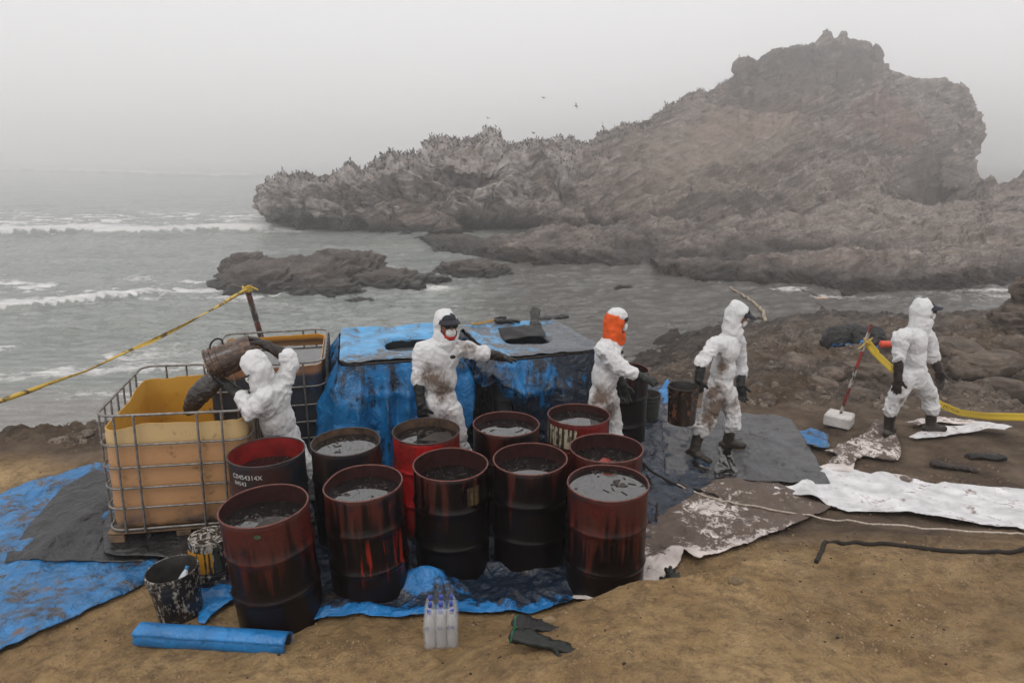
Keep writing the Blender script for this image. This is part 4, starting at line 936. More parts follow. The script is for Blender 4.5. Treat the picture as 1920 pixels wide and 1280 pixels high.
def drape(name, label, tank, hems, hole, seed, stain_top, lift=1.165):
    """tarpaulin over a tank: flat top with a cut opening and falling sides; hems = hem height along the side walk [0..4)"""
    t = thing(name, label, 'tarpaulin', tank.location, group='blue tarpaulins draped over tanks'); t.rotation_euler = tank.rotation_euler
    w_, d_ = TW + .05, TD + .05; nx, ny = 72, 84
    xs = np.linspace(-w_/2, w_/2, nx); ys_ = np.linspace(-d_/2, d_/2, ny); YY, XX = np.meshgrid(ys_, xs, indexing='ij')
    hx, hy, hw, hd = hole; pw = 3.0
    # rounded corners
    X = XX.ravel().copy(); Y = YY.ravel().copy(); rc = .10
    ax = np.abs(X) - (w_/2 - rc); ay = np.abs(Y) - (d_/2 - rc); q = (ax > 0) & (ay > 0); m_ = np.maximum(ax, ay); L = np.hypot(ax, ay) + 1e-9
    X = np.where(q, np.sign(X) * (w_/2 - rc + ax / L * m_), X); Y = np.where(q, np.sign(Y) * (d_/2 - rc + ay / L * m_), Y)
    hr = (np.abs((X - hx) / hw) ** pw + np.abs((Y - hy) / hd) ** pw) ** (1 / pw) / (1 + .10 * pn(xyz(X * 4, Y * 4), seed))
    F = grid_faces(ny, nx); F = F[(hr[F] >= 1).sum(1) >= 1]
    k = hr < 1; X = np.where(k, hx + (X - hx) / np.maximum(hr, .2), X); Y = np.where(k, hy + (Y - hy) / np.maximum(hr, .2), Y)
    ed = np.minimum(w_/2 - np.abs(X), d_/2 - np.abs(Y))
    Z = lift + .012 * creases(X, Y, seed, 2.2) + .012 * fbm(xyz(X, Y) * 3, 2, .5, seed) - .02 * np.exp(-ed / .05) - .05 * np.exp(-(hr - 1) / .12) * (hr >= 1) - .05 * k + .03 * sstep(ed, .16, .06) 
    me = mesh_np('tarp_top', np.stack([X, Y, Z], 1), F); me.materials.append(M_blue_top); attr(me, 'stain', stain_top(X, Y)); obj('tarp_top', me, None, t)
    # dark inside wall below the opening
    n = 40; g = G(); V = []
    for z_ in (lift - .03, lift - .16, lift - .45):
        for i in range(n):
            a = 2 * math.pi * i / n; c, s_ = math.cos(a), math.sin(a); rr_ = (abs(c) ** pw + abs(s_) ** pw) ** (-1 / pw) * 1.0
            V.append((hx + hw * c * rr_, hy + hd * s_ * rr_, z_))
    F = [(i*n+k2, i*n+(k2+1) % n, (i+1)*n+(k2+1) % n, (i+1)*n+k2) for i in range(2) for k2 in range(n)] + [tuple(range(2*n, 3*n))]
    g.add(V, F).build('opening', M_hole, t, sharp=50)
    # skirt
    per = []; ns = 260
    C = [(-w_/2, -d_/2), (w_/2, -d_/2), (w_/2, d_/2), (-w_/2, d_/2)]
    nv = 46; V = []; 
    ss = np.linspace(0, 4, ns, endpoint=False); hem = np.interp(ss, [h[0] for h in hems] + [4], [h[1] for h in hems] + [hems[0][1]])
    flare = np.interp(ss, [h[0] for h in hems] + [4], [h[2] for h in hems] + [hems[0][2]])
    base_ = []; nrm = []
    for s_ in ss:
        i = int(s_); f = s_ - i; a, b_ = np.array(C[i]), np.array(C[(i + 1) % 4]); p = a + (b_ - a) * f
        nn = np.array([(b_ - a)[1], -(b_ - a)[0]]); nn = nn / np.linalg.norm(nn)
        # round corners
        axx, ayy = abs(p[0]) - (w_/2 - rc), abs(p[1]) - (d_/2 - rc)
        if axx > 0 and ayy > 0:
            l_ = math.hypot(axx, ayy); mm = max(axx, ayy); dv = np.array([math.copysign(axx / l_, p[0]), math.copysign(ayy / l_, p[1])])
            p = np.array([math.copysign(w_/2 - rc, p[0]), math.copysign(d_/2 - rc, p[1])]) + dv * rc; nn = dv
        base_.append(p); nrm.append(nn)
    base_ = np.array(base_); nrm = np.array(nrm)
    per_len = ss * 1.25
    for j in range(nv):
        v_ = j / (nv - 1); hj = hem + .05 * pn(xyz(per_len * 4, 0, seed), 4); drop = (lift - hj) * v_
        fo = np.clip(1 - np.abs(pn(xyz(per_len * 2.3 + .12 * v_, v_ * .35, seed), 7)) * 2.6, 0, 1) ** 1.4 * .13 + np.clip(1 - np.abs(pn(xyz(per_len * 5.1 + .5 * v_, v_ * 1.2, seed), 8)) * 3, 0, 1) * .05
        cross = np.clip(1 - np.abs(pn(xyz(per_len * 1.2 + v_ * 1.6, drop * 3.2 - per_len, seed), 11)) * 4, 0, 1) * .025
        off = .012 + fo * min(1, v_ * 2.2 + .08) + cross * min(1, v_ * 4) + flare * v_ ** 1.3
        V.append(np.stack([base_[:, 0] + nrm[:, 0] * off, base_[:, 1] + nrm[:, 1] * off, lift - .018 - drop], 1))
    V = np.concatenate(V); me = mesh_np('tarp_side', V, grid_faces(nv, ns, wrap=True)); me.materials.append(M_blue_drape)
    hh_ = V[:, 2]; attr(me, 'stain', np.clip(.36 + .30 * fbm(V * 1.6, 3, .5, seed) + .12 * sstep(hh_, .9, 1.15), 0, 1) * (1.0 if seed != 5 else 1.0) + (0 if seed != 5 else .24)); obj('tarp_side', me, None, t)
    return t
drape('draped_tarpaulin', 'blue tarpaulin over the left covered tank, its top bright blue with a dark square opening', tank3,
      [(0, .35, .05), (.12, .12, .10), (.5, .05, .04), (.9, .22, .06), (.94, .35, .04), (1.0, .55, .02), (1.1, .62, .02), (1.25, .60, .03), (1.5, .6, .04), (2, .5, .1), (2.6, .6, .05), (3.0, .35, .25), (3.35, .55, .30), (3.6, .28, .10), (3.85, .18, .22)], (.16, -.06, .27, .24), 2,
      lambda X, Y: .32 + .22 * sstep(-Y, .35, .66) + .25 * np.exp(-((X + .05) / .2) ** 2 - ((Y + .45) / .14) ** 2) + .08 * fbm(xyz(X, Y) * 3, 2, .5, 4), lift=1.165)
drape('draped_tarpaulin', 'blue tarpaulin over the right covered tank, its top blackened with oil', tank4,
      [(0, .98, .01), (.10, .78, .02), (.28, .30, .04), (.6, .1, .05), (1.0, .12, .08), (1.5, .3, .1), (2, .4, .1), (3.0, .5, .06), (3.3, .8, .03), (3.7, .95, .01), (3.9, .9, .01)], (-.02, -.02, .24, .20), 5,
      lambda X, Y: np.clip(.50 + .55 * sstep(X - Y * .8, -.2, .7) + .12 * fbm(xyz(X, Y) * 2.5, 2, .5, 8), 0, 1), lift=1.165)
# ================================================================== BUCKETS
def mat_bucket(name, col, grime, th=.5, sc=8):
    b = MB(name); v = b.co('Object', rnd=True); r_ = b.noise(b.co('Object', (9, 9, 1.6), rnd=True), 2.6, 6, .7, .4); e = b.noise(v, sc * 2.5, 6, .72)
    m = b.ramp(b.math('ADD', b.math('MULTIPLY', r_, .55), b.math('MULTIPLY', e, .45)), [(th, 0.0), (th + .05, 1.0)])
    b.set(color=b.mix(m, col, grime), rough=b.math('SUBTRACT', .5, b.math('MULTIPLY', m, .25)), spec=.5); b.bump(m, .4, .004); b.bump(e, .3, .004); return b.m
M_b_dirty = mat_bucket('dirty white plastic', (.36, .34, .30), (.020, .016, .014), .45)
M_b_dark = mat_bucket('black smeared plastic', (.34, .31, .27), (.012, .011, .012), .43)
M_b_brown = mat_bucket('oil brown plastic', (.14, .055, .022), (.016, .009, .006), .42)
M_b_black = mat_bucket('black plastic', (.03, .035, .03), (.008, .008, .008), .5)
M_b_in = simple('bucket inside', (.03, .027, .024), .45, var=.5)
M_lid = mat_bucket('smeared bucket lid', (.48, .45, .40), (.022, .018, .015), .48, 14)
M_wire = simple('bucket wire', (.10, .095, .09), .4, .6)
def pail(label, loc, r1, r0, h, mat, inner=None, rot=None, rz=0, handle=None, upside=False, group='plastic buckets', name='bucket'):
    t = thing(name, label, 'bucket', loc, group=group); t.rotation_euler = rot if rot else (0, 0, rz)
    f = lambda z: r0 + (r1 - r0) * z / h; e = .006
    prof = [(.001, 0.002), (r0 - .004, 0), (r0, .004)]
    for z in (.25, .5): prof.append((f(h * z), h * z))
    for zb in (h - .105, h - .06, h - .012): prof += [(f(zb) , zb - .010), (f(zb) + .008, zb - .007), (f(zb) + .008, zb + .004), (f(zb) + .001, zb + .006)]
    prof += [(f(h) + .006, h - .004), (f(h) + .005, h), (f(h) - .001, h)]
    if upside: prof = [(r, h - z) for r, z in prof][::-1]
    G().lathe(prof, 40).build('shell', mat, t, sharp=35)
    if upside:
        G().lathe([(.001, h - .006), (r0 * .35, h - .006), (r0 * .36, h - .001), (r0 * .42, h - .001), (r0 * .43, h - .006), (r0 * .9, h - .006), (r0 * .93, h + .002), (r0 - .002, h + .002), (r0 - .001, h - .008)], 40).build('bucket_base', M_lid, t, sharp=35)
    else:
        G().lathe([(f(h) - .001, h - .0005), (f(h) - .006, h - .01), (r0 - .006, .01), (.001, .008)], 40).build('inside', inner or M_b_in, t, sharp=50)
    if handle is not None:
        a0, drop = handle; rr_ = f(h - .06) + .012; P = []
        ux, uy = math.cos(a0), math.sin(a0); vx, vy = -uy, ux
        for i in range(21):
            a = math.pi * i / 20; x = math.cos(a) * rr_; k = math.sin(a) * rr_
            P.append((ux * x + vx * k * math.cos(drop), uy * x + vy * k * math.cos(drop), h - .06 + k * math.sin(drop)))
        G().tube(P, .0045, 6).build('handle', M_wire, t)
    return t
b1p = atz(327, 1062, .37)
bk1 = pail('black smeared bucket with an empty water bottle inside, beside the rolled blue sheet', (b1p.x, b1p.y, 0), .165, .145, .36, M_b_dark, handle=(R(-20), R(-62)), rot=(0, R(3), R(200)))
bo = thing('water_bottle', 'clear plastic bottle with a blue cap lying inside the smeared bucket', 'bottle', (b1p.x - .01, b1p.y - .02, .12)); bo.rotation_euler = (R(-32), R(14), 0)
def mat_clear(name, col, rough=.12, alpha=.55):
    b = MB(name); b.set(color=col, rough=rough, ior=1.4, alpha=.55); b.bump(b.noise(b.co('Object'), 30, 3, .6), .4, .01); return b.m
M_bottle = mat_clear('clear bottle plastic', (.85, .92, .97)); M_cap_b = simple('blue cap', (.03, .20, .42), .4); M_cap_v = simple('violet blue cap', (.045, .075, .30), .4)
def bottle_parts(t, h=.23, r=.032, cap=None, x=0, y=0, mat=None):
    bt = G().lathe([(.001, .004), (r * .8, 0), (r, .012), (r, h * .30), (r * .93, h * .34), (r, h * .38), (r * .93, h * .44), (r, h * .48), (r, h * .62), (r * .8, h * .74), (r * .45, h * .86), (r * .36, h * .90), (r * .36, h * .93)], 16).mesh('bottle', sharp=None)
    o = obj('bottle_body', bt, mat or M_bottle, t, (x, y, 0))
    c = G().lathe([(r * .42, h * .90), (r * .44, h * .91), (r * .44, h * .99), (r * .40, h), (.001, h)], 14).build('cap', cap, o, sharp=30)
    return o
bottle_parts(bo, cap=M_cap_b)
b2p = atz(391, 1003, .365)
bk2 = pail('upturned dirty white pail with an orange label, between the pallet and the leaning drum', (b2p.x, b2p.y, 0), .165, .145, .36, M_b_dirty, upside=True, rz=0)
M_orl = mat_label('dripping orange label', (.52, .235, .012), (.02, .014, .010), .52)
def cone_patch(t, a0, a1, z0, z1, mat, name, n=16, off=.003):
    rr_ = lambda z: .165 + (.145 - .165) * z / .36 + off
    V = []
    for i in range(n + 1):
        a = R(a0 + (a1 - a0) * i / n); V += [(rr_(z0) * math.cos(a), rr_(z0) * math.sin(a), z0), (rr_(z1) * math.cos(a), rr_(z1) * math.sin(a), z1)]
    return G().add(V, [(2*i, 2*i+2, 2*i+3, 2*i+1) for i in range(n)]).build(name, mat, t, smooth=False)
lb = cone_patch(bk2, -165, -62, .135, .30, M_orl, 'paper_label')
cone_patch(bk2, -58, -40, .13, .335, M_b_black, 'dark_strip')
M_ink = simple('black ink', (.012, .010, .010), .6)
for rr0 in (.030, .019, .009):
    P = [((.1605 + .0035 - .0555 * (.175 + rr0 * math.sin(a)) ) * math.cos(R(-82) + rr0 * math.cos(a) / .16), (.1605 + .0035 - .0555 * (.175 + rr0 * math.sin(a))) * math.sin(R(-82) + rr0 * math.cos(a) / .16), .175 + rr0 * math.sin(a)) for a in np.linspace(0, 2 * math.pi, 24, endpoint=False)]
    G().tube(P, .0026, 5, closed=True).build('printed_ring', M_ink, bk2)
wrap_text('IONI', .030, .1585, R(-118), .150, M_ink, bk2)
pail('small black bucket tucked behind the drums at the feet of the worker with the sunglasses', (lambda p: (p.x, p.y, 0))(atz(893, 776, .36)), .15, .13, .36, M_b_black)
pail('green black bucket standing beside the dark red drum', (lambda p: (p.x, p.y, 0))(atz(1214, 737, .37)), .155, .14, .37, M_b_black, handle=(R(10), R(-70)))

# ================================================================== LYING THINGS
ra, rb = atz(262, 1190, .075), atz(540, 1207, .08)
t = thing('rolled_sheet', 'roll of clean blue plastic sheet lying in front of the buckets', 'plastic roll', (ra.x, ra.y, 0))
V = []; n = 90; m = 40; d = (rb - ra); d.z = 0; L = d.length; d.normalize(); w_ = Vector((-d.y, d.x, 0)); turns = 3.0
for j in range(m):
    s_ = j / (m - 1) * L
    for i in range(n):
        a = turns * 2 * math.pi * i / (n - 1) ; r_ = .064 + .013 * i / (n - 1) + .003 * pn(np.array([[s_ * 4, a, 2.]]), 3)[0]
        tail = max(0, i - (n - 7)) / 6; r_ += .006 * tail * (1 + pn(np.array([[s_ * 6, 0, 3.]]), 4)[0])
        ang = a + R(150) + .25 * pn(np.array([[s_ * 3.0, 1, 5.]]), 7)[0] * (i / n)
        p = d * (s_ + .012 * pn(np.array([[a * 1.5, j * 1.0 / m, 1.]]), 2)[0] * (1 if j in (0, m - 1) else 0)) + w_ * (r_ * math.cos(ang)) ; V.append((p.x, p.y, .083 + r_ * math.sin(ang)))
o = obj('rolled_plastic', mesh_np('rolled_plastic', V, grid_faces(m, n)), M_roll, t); sm_ = o.modifiers.new('t', 'SOLIDIFY'); sm_.thickness = .0035
g = G(); c0 = d * .01; c1 = d * (L - .004)
g.tube([(c0.x, c0.y, .083), (c1.x, c1.y, .083)], .058, 28, cap=False); o = g.build('cardboard_core', simple('dark cardboard core', (.018, .013, .010), .8), t); sm_ = o.modifiers.new('t', 'SOLIDIFY'); sm_.thickness = .014
# water pack
wpz = 0.0; pA = atz(826, 1230, 0)
t = thing('water_pack', 'shrink wrapped pack of clear water bottles with blue caps standing on the sand', 'water bottles', (pA.x + .005, pA.y + .055, gz(pA.x, pA.y + .03) + .002), R(4))
M_water = MB('water in plastic'); M_water.set(color=(.52, .53, .54), rough=.15, alpha=.55, ior=1.5, spec=.9); M_water.bump(M_water.noise(M_water.co('Object'), 25, 4, .6), .5, .01); M_water = M_water.m
protos = None
for j in range(3):
    for i in range(3):
        if protos is None: protos = bottle_parts(t, .27, .0345, M_cap_v, -.07, -.07, M_water); o = protos
        else: o = copy_tree(protos, t); o.location = (-.07 + .07 * i, -.07 + .07 * j, 0)
b = MB('shrink film'); b.set(color=(.9, .9, .9), rough=.2, alpha=.24, ior=1.5, spec=1.0); b.bump(b.noise(b.co('Object', (1, 1, .35)), 14, 5, .7, 2.0), .8, .03); M_film = b.m
V = []; zs_ = [0, .03, .10, .17, .20, .235, .262, .278]; inn = [.0, 0, 0, 0, .002, .010, .02, .034]
for z, k in zip(zs_, inn):
    for p in rrect(.222 - 2 * k, .222 - 2 * k, .035, 5, z):
        q = .003 * pn(np.array([[p[0] * 40, p[1] * 40, z * 20]]), 3)[0]; V.append((p[0] * (1 + q), p[1] * (1 + q), z))
m = 24; F = [(i*m+k, i*m+(k+1) % m, (i+1)*m+(k+1) % m, (i+1)*m+k) for i in range(7) for k in range(m)]
G().add(V, F).build('shrink_wrap', M_film, t)
M_bl = simple('blue print', (.04, .05, .28), .5)
for s_, x_ in (('O', -.098), ('CI', -.02), ('CIE', .040)):
    Vt, Ft = text_mesh(s_, .030); G().add([(v[0] * 1.05 + x_, -.1165, v[1] + .158) for v in Vt], Ft).build('lettering', M_bl, t, smooth=False)
# ------------------------------------------------------------------ hands and gloves
def hand_shape(g, w, d, palm, thumb_side, s=1.0, curl=.5, spread=.12, thick=1.0, thumb_curl=.3):
    """w wrist, d towards the fingers, palm = direction the palm faces"""
    d = Vector(d).normalized(); pz = Vector(palm); pz = (pz - d * pz.dot(d)).normalized(); sd = d.cross(pz) * thumb_side
    w = Vector(w)
    M = Matrix((sd, d, pz)).transposed()
    g.ball(w + d * .050 * s, (.046 * s, .062 * s, .024 * s * thick), M, 16, 10)
    g.ball(w + d * .080 * s, (.044 * s, .030 * s, .019 * s * thick), M, 14, 8)
    for i, (off, L, rad) in enumerate(((.034, .078, .0115), (.012, .088, .0120), (-.011, .082, .0115), (-.032, .064, .0105))):
        p = w + d * (.085 - .006 * abs(i - 1)) * s + sd * off * s; an = curl * .5; di = (d + sd * spread * (1.5 - i) * .5).normalized()
        for k, q in enumerate((.44, .32, .24)):
            a = curl * (.5 + .75 * k); dd = (di * math.cos(a) + pz * math.sin(a)); e = p + dd * L * q * s * 1.1
            g.limb(p, e, rad * s * thick * (1 - .07 * k), rad * s * thick * (.93 - .08 * k), 8); p = e
    p = w + d * .022 * s + sd * .034 * s; di = (sd * .75 + d * .75 + pz * .25).normalized()
    e = p + di * .042 * s; g.limb(p, e, .0165 * s * thick, .014 * s * thick, 8)
    di2 = (di * math.cos(thumb_curl) + (d * .6 + pz * .6).normalized() * math.sin(thumb_curl)).normalized(); g.limb(e, e + di2 * .038 * s, .014 * s * thick, .0115 * s * thick, 8)
M_glove = simple('black rubber glove', (.008, .0075, .0075), .48, var=.6, scale=18)
M_glove_br = simple('oily brown black glove', (.020, .013, .010), .5, var=.6, scale=18)
M_glove_gr = simple('green black glove', (.009, .011, .009), .42, var=.7, scale=14)
def wrinkle(V, N, amp, seed, sc=1.0, sharp=2.2):
    h = np.clip(1 - np.abs(pn(V * np.array([9, 9, 15.]) * sc + .6 * xyz(pn(V * 6, seed), pn(V * 6, seed + 1), pn(V * 6, seed + 2)), seed)) * sharp, 0, 1)
    h2 = np.clip(1 - np.abs(pn(V * 24 * sc, seed + 4)) * sharp, 0, 1)
    return V + N * ((h * amp + h2 * amp * .4) - amp * .3)[:, None]
def ground_glove(label, px, py, ang, length=.36, side=1, mat=None, flat=.55, z=None, cuff=None, tilt=0, group='rubber gloves thrown down'):
    c = at(px, py, 1); p = None
    zz = z if z is not None else 0
    p = atz(px, py, zz)
    if z is None:
        for _ in range(3): zz = gz(p.x, p.y); p = atz(px, py, zz)
    t = thing('glove', label, 'glove', (p.x, p.y, zz + .004), group=group); t.rotation_euler = (0, tilt, ang)
    g = G(); e = Vector((-length * .62, 0, .03)); w = Vector((-.02, 0, .028))
    g.limb(e, w, .062, .040, 14, sq=.42, up=(0, 0, 1)); hand_shape(g, w, (1, 0, 0), (0, 0, -1), side, 1.0, .22, .25, 1.0)
    V, N, F = remesh(g, .007, 3); V = wrinkle(V, N, .010, int(px) % 9, 1.2); V[:, 2] = np.where(V[:, 2] < .004, .004 + (V[:, 2] - .004) * .1, V[:, 2]) ; V[:, 2] += .012 * pn(xyz(V[:, 0] * 8, V[:, 1] * 8), 3)
    # open cuff: cut the end off
    obj('glove_shell', mesh_np('glove', V, F), mat or M_glove, t)
    if cuff:
        P = [(-length * .62 - .035 + .004 * math.sin(3 * a), .060 * math.cos(a), .030 + .026 * math.sin(a)) for a in np.linspace(0, 2 * math.pi, 20, endpoint=False)]
        G().tube(P, .006, 6, closed=True).build('cuff', cuff, t)
    return t
ground_glove('black glove with a green lining, lying on top of another on the foreground bank', 1042, 1186, R(-14), .34, 1, M_glove, z=None, cuff=M_green)
ground_glove('greenish black glove under another glove on the foreground bank', 1040, 1216, R(-18), .34, -1, M_glove_gr, z=None, cuff=M_green)
ground_glove('black glove lying flat with spread fingers on the brown sand at the right', 1800, 882, R(-20), .36, 1, M_glove_br, cuff=None)
ground_glove('folded black glove lying behind the flat one at the right', 1842, 860, R(165), .26, -1, M_glove)
ground_glove('greenish glove cuff sticking out of the sand edge beside the oil soaked mat', 1262, 1100, R(80), .20, 1, M_glove_gr, z=.10, cuff=M_green, tilt=R(-20))
T4 = tank4
def on_tank4(px, py): return atz(px, py, 1.19)
q = on_tank4(1003, 600)
tg = ground_glove('grey black glove standing up on the oily tarpaulin top, fingers down', 1002, 606, R(-95), .28, 1, simple('grey rubber glove', (.04, .038, .036), .5, var=.4), z=1.20, tilt=R(28))
ground_glove('grey black glove lying behind the upright one on the tarpaulin top', 1030, 600, R(195), .30, -1, simple('dull rubber glove', (.045, .042, .04), .5, var=.4), z=1.175)
ground_glove('black glove laid beside the saw handle on the tarpaulin corner', 950, 606, R(20), .14, -1, M_glove, z=1.185)
# folded black cloth over the opening
qa = on_tank4(985, 632)
g = G(); V = []; 
for j in range(10):
    for i in range(22):
        x, y = (i / 21 - .5) * .52, (j / 9 - .5) * .22; V.append((x, y, .03 + .03 * (j / 9) + .02 * pn(np.array([[x * 7, y * 7, 1.]]), 3)[0] - .06 * abs(x)))
o = obj('oily_cloth', mesh_np('oily_cloth', V, grid_faces(10, 22)), simple('stiff oily cloth', (.014, .013, .013), .42, var=.5, scale=14), None, (qa.x - .03, qa.y + .20, 1.165)); o.rotation_euler = (R(14), 0, R(20)); o.modifiers.new('t', 'SOLIDIFY').thickness = .006
setp(o, 'stiff oil black cloth flap along the edge of the opening in the tarpaulin', 'cloth')
# hacksaw
s0, s1 = on_tank4(889, 612), on_tank4(946, 601); dv = (s1 - s0); 
t = thing('hacksaw', 'yellow framed hacksaw with a black handle on the oily tarpaulin corner', 'saw', (s0.x, s0.y, 1.20))
M_saw = simple('yellow saw frame', (.52, .26, .015), .45)
e = dv; L = e.length; e = e.normalized(); nn = Vector((e.y, -e.x, 0))
G().tube([Vector((0, 0, .02)) + nn * -.05, Vector((0, 0, .02)), Vector((0, 0, .02)) + e * .03 + nn * .01, e * (L * .75) + Vector((0, 0, .02)), e * (L * .78) + Vector((0, 0, .02)) - nn * .05], .009, 8).build('frame', M_saw, t)
G().tube([nn * -.05 + Vector((0, 0, .012)), e * (L * .78) - nn * .05 + Vector((0, 0, .012))], .004, 6).build('blade', M_steel_d, t)
G().tube([e * (L * .76) - nn * .055 + Vector((0, 0, .02)), e * (L * .95) - nn * .02 + Vector((0, 0, .03)), e * (L * 1.0) + nn * .02 + Vector((0, 0, .03)), e * (L * .85) + nn * .02 + Vector((0, 0, .03))], .016, 8).build('handle', M_black, t)

# ================================================================== POSTS, TAPES, CORDS
def mat_bands(name, a, c2, period, oily=.45, axis='Z', phase=0.0):
    b = MB(name); z = b.z('Object', axis); f = b.math('FRACT', b.math('ADD', b.math('DIVIDE', z, period), phase)); m = b.math('GREATER_THAN', f, .5)
    c = b.mix(m, a, c2); n = b.noise(b.co('Object', (1, 1, .35)), 24, 6, .72)
    c = b.mix(b.ramp(n, [(oily, .95), (oily + .08, 0.0)]), c, (.022, .014, .010)); b.set(color=c, rough=.5); return b.m
M_redwhite = mat_bands('red and white post paint', (.36, .33, .30), (.26, .018, .015), .46, .44, phase=.18)
M_rustpost = mat_bands('rusty painted post', (.30, .25, .22), (.20, .055, .02), .5, .50)
M_base = simple('white concrete', (.50, .48, .46), .85, var=.2, scale=10)
pb = atz(1572, 795, -.02); top = at(1632, 622, pb.y + .06)
t = thing('marker_post', 'leaning red and white post set in a white block base', 'post', (pb.x, pb.y, -.03))
V0 = G().box((0, 0, .075), (.30, .26, .15), rz=R(-38), bev=.02); V0.build('post_base', M_base, t, sharp=30)
o = G().tube([(0, 0, 0), (0, 0, (top - pb).length)], .019, 10).build('pole', M_redwhite, t); dirv = (top - pb).normalized(); o.rotation_euler = dirv.to_track_quat('Z', 'Y').to_euler(); o.location = (0, 0, .1)
pt = at(462, 537, 8.05); pbm = at(492, 640, 8.1)
dirv = (pt - pbm).normalized(); base = pbm - dirv * 1.25
t = thing('marker_post', 'rusty stake behind the grey tank with the yellow tape tied to its top', 'post', base)
o = G().tube([(0, 0, 0), (0, 0, (pt - base).length)], .034, 8).build('pole', M_rustpost, t); o.rotation_euler = dirv.to_track_quat('Z', 'Y').to_euler()
def mat_tape(name, col, oily):
    b = MB(name); n = b.noise(b.co('Pos'), 9, 6, .72, .4); c = b.mix(b.ramp(n, [(oily, .95), (oily + .07, 0.0)]), col, (.035, .022, .012)); b.set(color=c, rough=.45); return b.m
M_tape = mat_tape('oily yellow tape', (.50, .33, .045), .42); M_tape2 = mat_tape('yellow caution tape', (.66, .46, .04), .30)
def tape(name, label, pts, w, mat, twist=0.0, n=60, text=None, updir=(0, 0, 1)):
    pts = [Vector(p) for p in pts]; cum = [0]
    for i in range(1, len(pts)): cum.append(cum[-1] + (pts[i] - pts[i - 1]).length)
    P = [Vector([np.interp(s_, cum, [p[k] for p in pts]) for k in range(3)]) for s_ in np.linspace(0, cum[-1], n)]
    V = []; fr = []
    for i, p in enumerate(P):
        d = (P[min(i + 1, n - 1)] - P[max(i - 1, 0)]).normalized(); s_ = cum[-1] * i / (n - 1)
        a = twist * s_ + .5 * pn(np.array([[s_ * 2.2, 1., 3.]]), 4)[0]; u = Vector(updir); u = (u - d * u.dot(d)).normalized(); r_ = d.cross(u)
        x = u * math.cos(a) + r_ * math.sin(a); y = d.cross(x); fr.append((p, x, y))
        for k in range(5): f = k / 4 - .5; V.append(p + x * w * f + y * w * .35 * (abs(f) * 2) ** 2 * (1 if twist else .25))
    t = thing(name, label, 'tape', P[0]); o = obj('tape_band', mesh_np(name, [v - P[0] for v in V], grid_faces(n, 5)), mat, t); o.modifiers.new('t', 'SOLIDIFY').thickness = .0015
    return t, fr, cum[-1]
lt = [at(466, 541, 8.0), at(385, 585, 7.2), at(280, 642, 6.4), at(160, 698, 5.7), at(60, 732, 5.25), at(0, 750, 5.0), at(-140, 788, 4.5), at(-320, 830, 4.1)]
tape('caution_tape', 'long oily yellow tape stretched out to the left from the rusty stake', lt, .040, M_tape, twist=2.2, n=150)
g = G(); rr0 = random.Random(5); kn = at(464, 541, 8.03)
for i in range(4): g.tube([kn + Vector((.05 * math.cos(a), .05 * math.sin(a), -.02 + .015 * i + .012 * math.sin(2 * a + i))) for a in np.linspace(0, 6.28, 14, endpoint=False)], .012, 5, closed=True)
g.tube([kn, kn + Vector((.07, -.02, .02)), kn + Vector((.14, -.03, -.01))], .010, 5)
setp(g.build('tape_knot', M_tape), 'knot of yellow tape wound round the top of the rusty stake', 'tape')
ptop = at(1626, 640, pb.y + .05)
a0 = at(1628, 643, pb.y + .04); a1 = at(1645, 665, pb.y - .02); a2 = at(1672, 690, 7.35); a3 = at(1700, 712, 7.6); a4 = at(1740, 745, 7.75); a5 = at(1762, 757, 7.75); a6 = at(1800, 773, 7.6); a7 = at(1850, 780, 7.3); a8 = at(1920, 782, 6.9); a9 = at(2080, 780, 6.2)
t, fr, LL = tape('caution_tape', 'yellow caution tape passing behind the rightmost worker to the right edge', [a0, a1, a2, a3, a4, a5, a6, a7, a8, a9], .085, M_tape2, n=110)
def tape_text(body, size, i0, t, fr, LL, flip=1):
    Vt, Ft = text_mesh(body, size); n = len(fr); V = []
    for x, y, _ in Vt:
        s_ = i0 + x; k = min(max(s_ / LL * (n - 1), 0), n - 1.001); i = int(k); f = k - i
        p = fr[i][0].lerp(fr[i + 1][0], f); ux = fr[i][1]; nn = fr[i][2]; w = -.55 * size + y
        q = p + ux * (w * 1.0 + size * .18); q = q + Vector((0, -.004, 0)); V.append(q - fr[0][0])
    G().add(V, Ft).build('lettering', M_ink, t, smooth=False)
tape_text('NO PASAR', .062, .20, t, fr, LL)
tape_text('PELIGRO NO PASAR', .055, LL - 1.75, t, fr, LL)
g = G()
for i in range(4): g.tube([ptop + Vector((.034 * math.cos(a), .034 * math.sin(a), -.02 + .014 * i + .012 * math.sin(2 * a + i))) for a in np.linspace(0, 6.28, 12, endpoint=False)], .010, 5, closed=True)
g.tube([ptop, ptop + Vector((-.06, -.02, -.05)), ptop + Vector((-.13, -.03, -.10))], .008, 5); g.tube([ptop, ptop + Vector((.05, -.02, .05))], .008, 5)
setp(g.build('tape_knot', M_tape), 'knot of oily yellow tape near the top of the red and white post', 'tape')
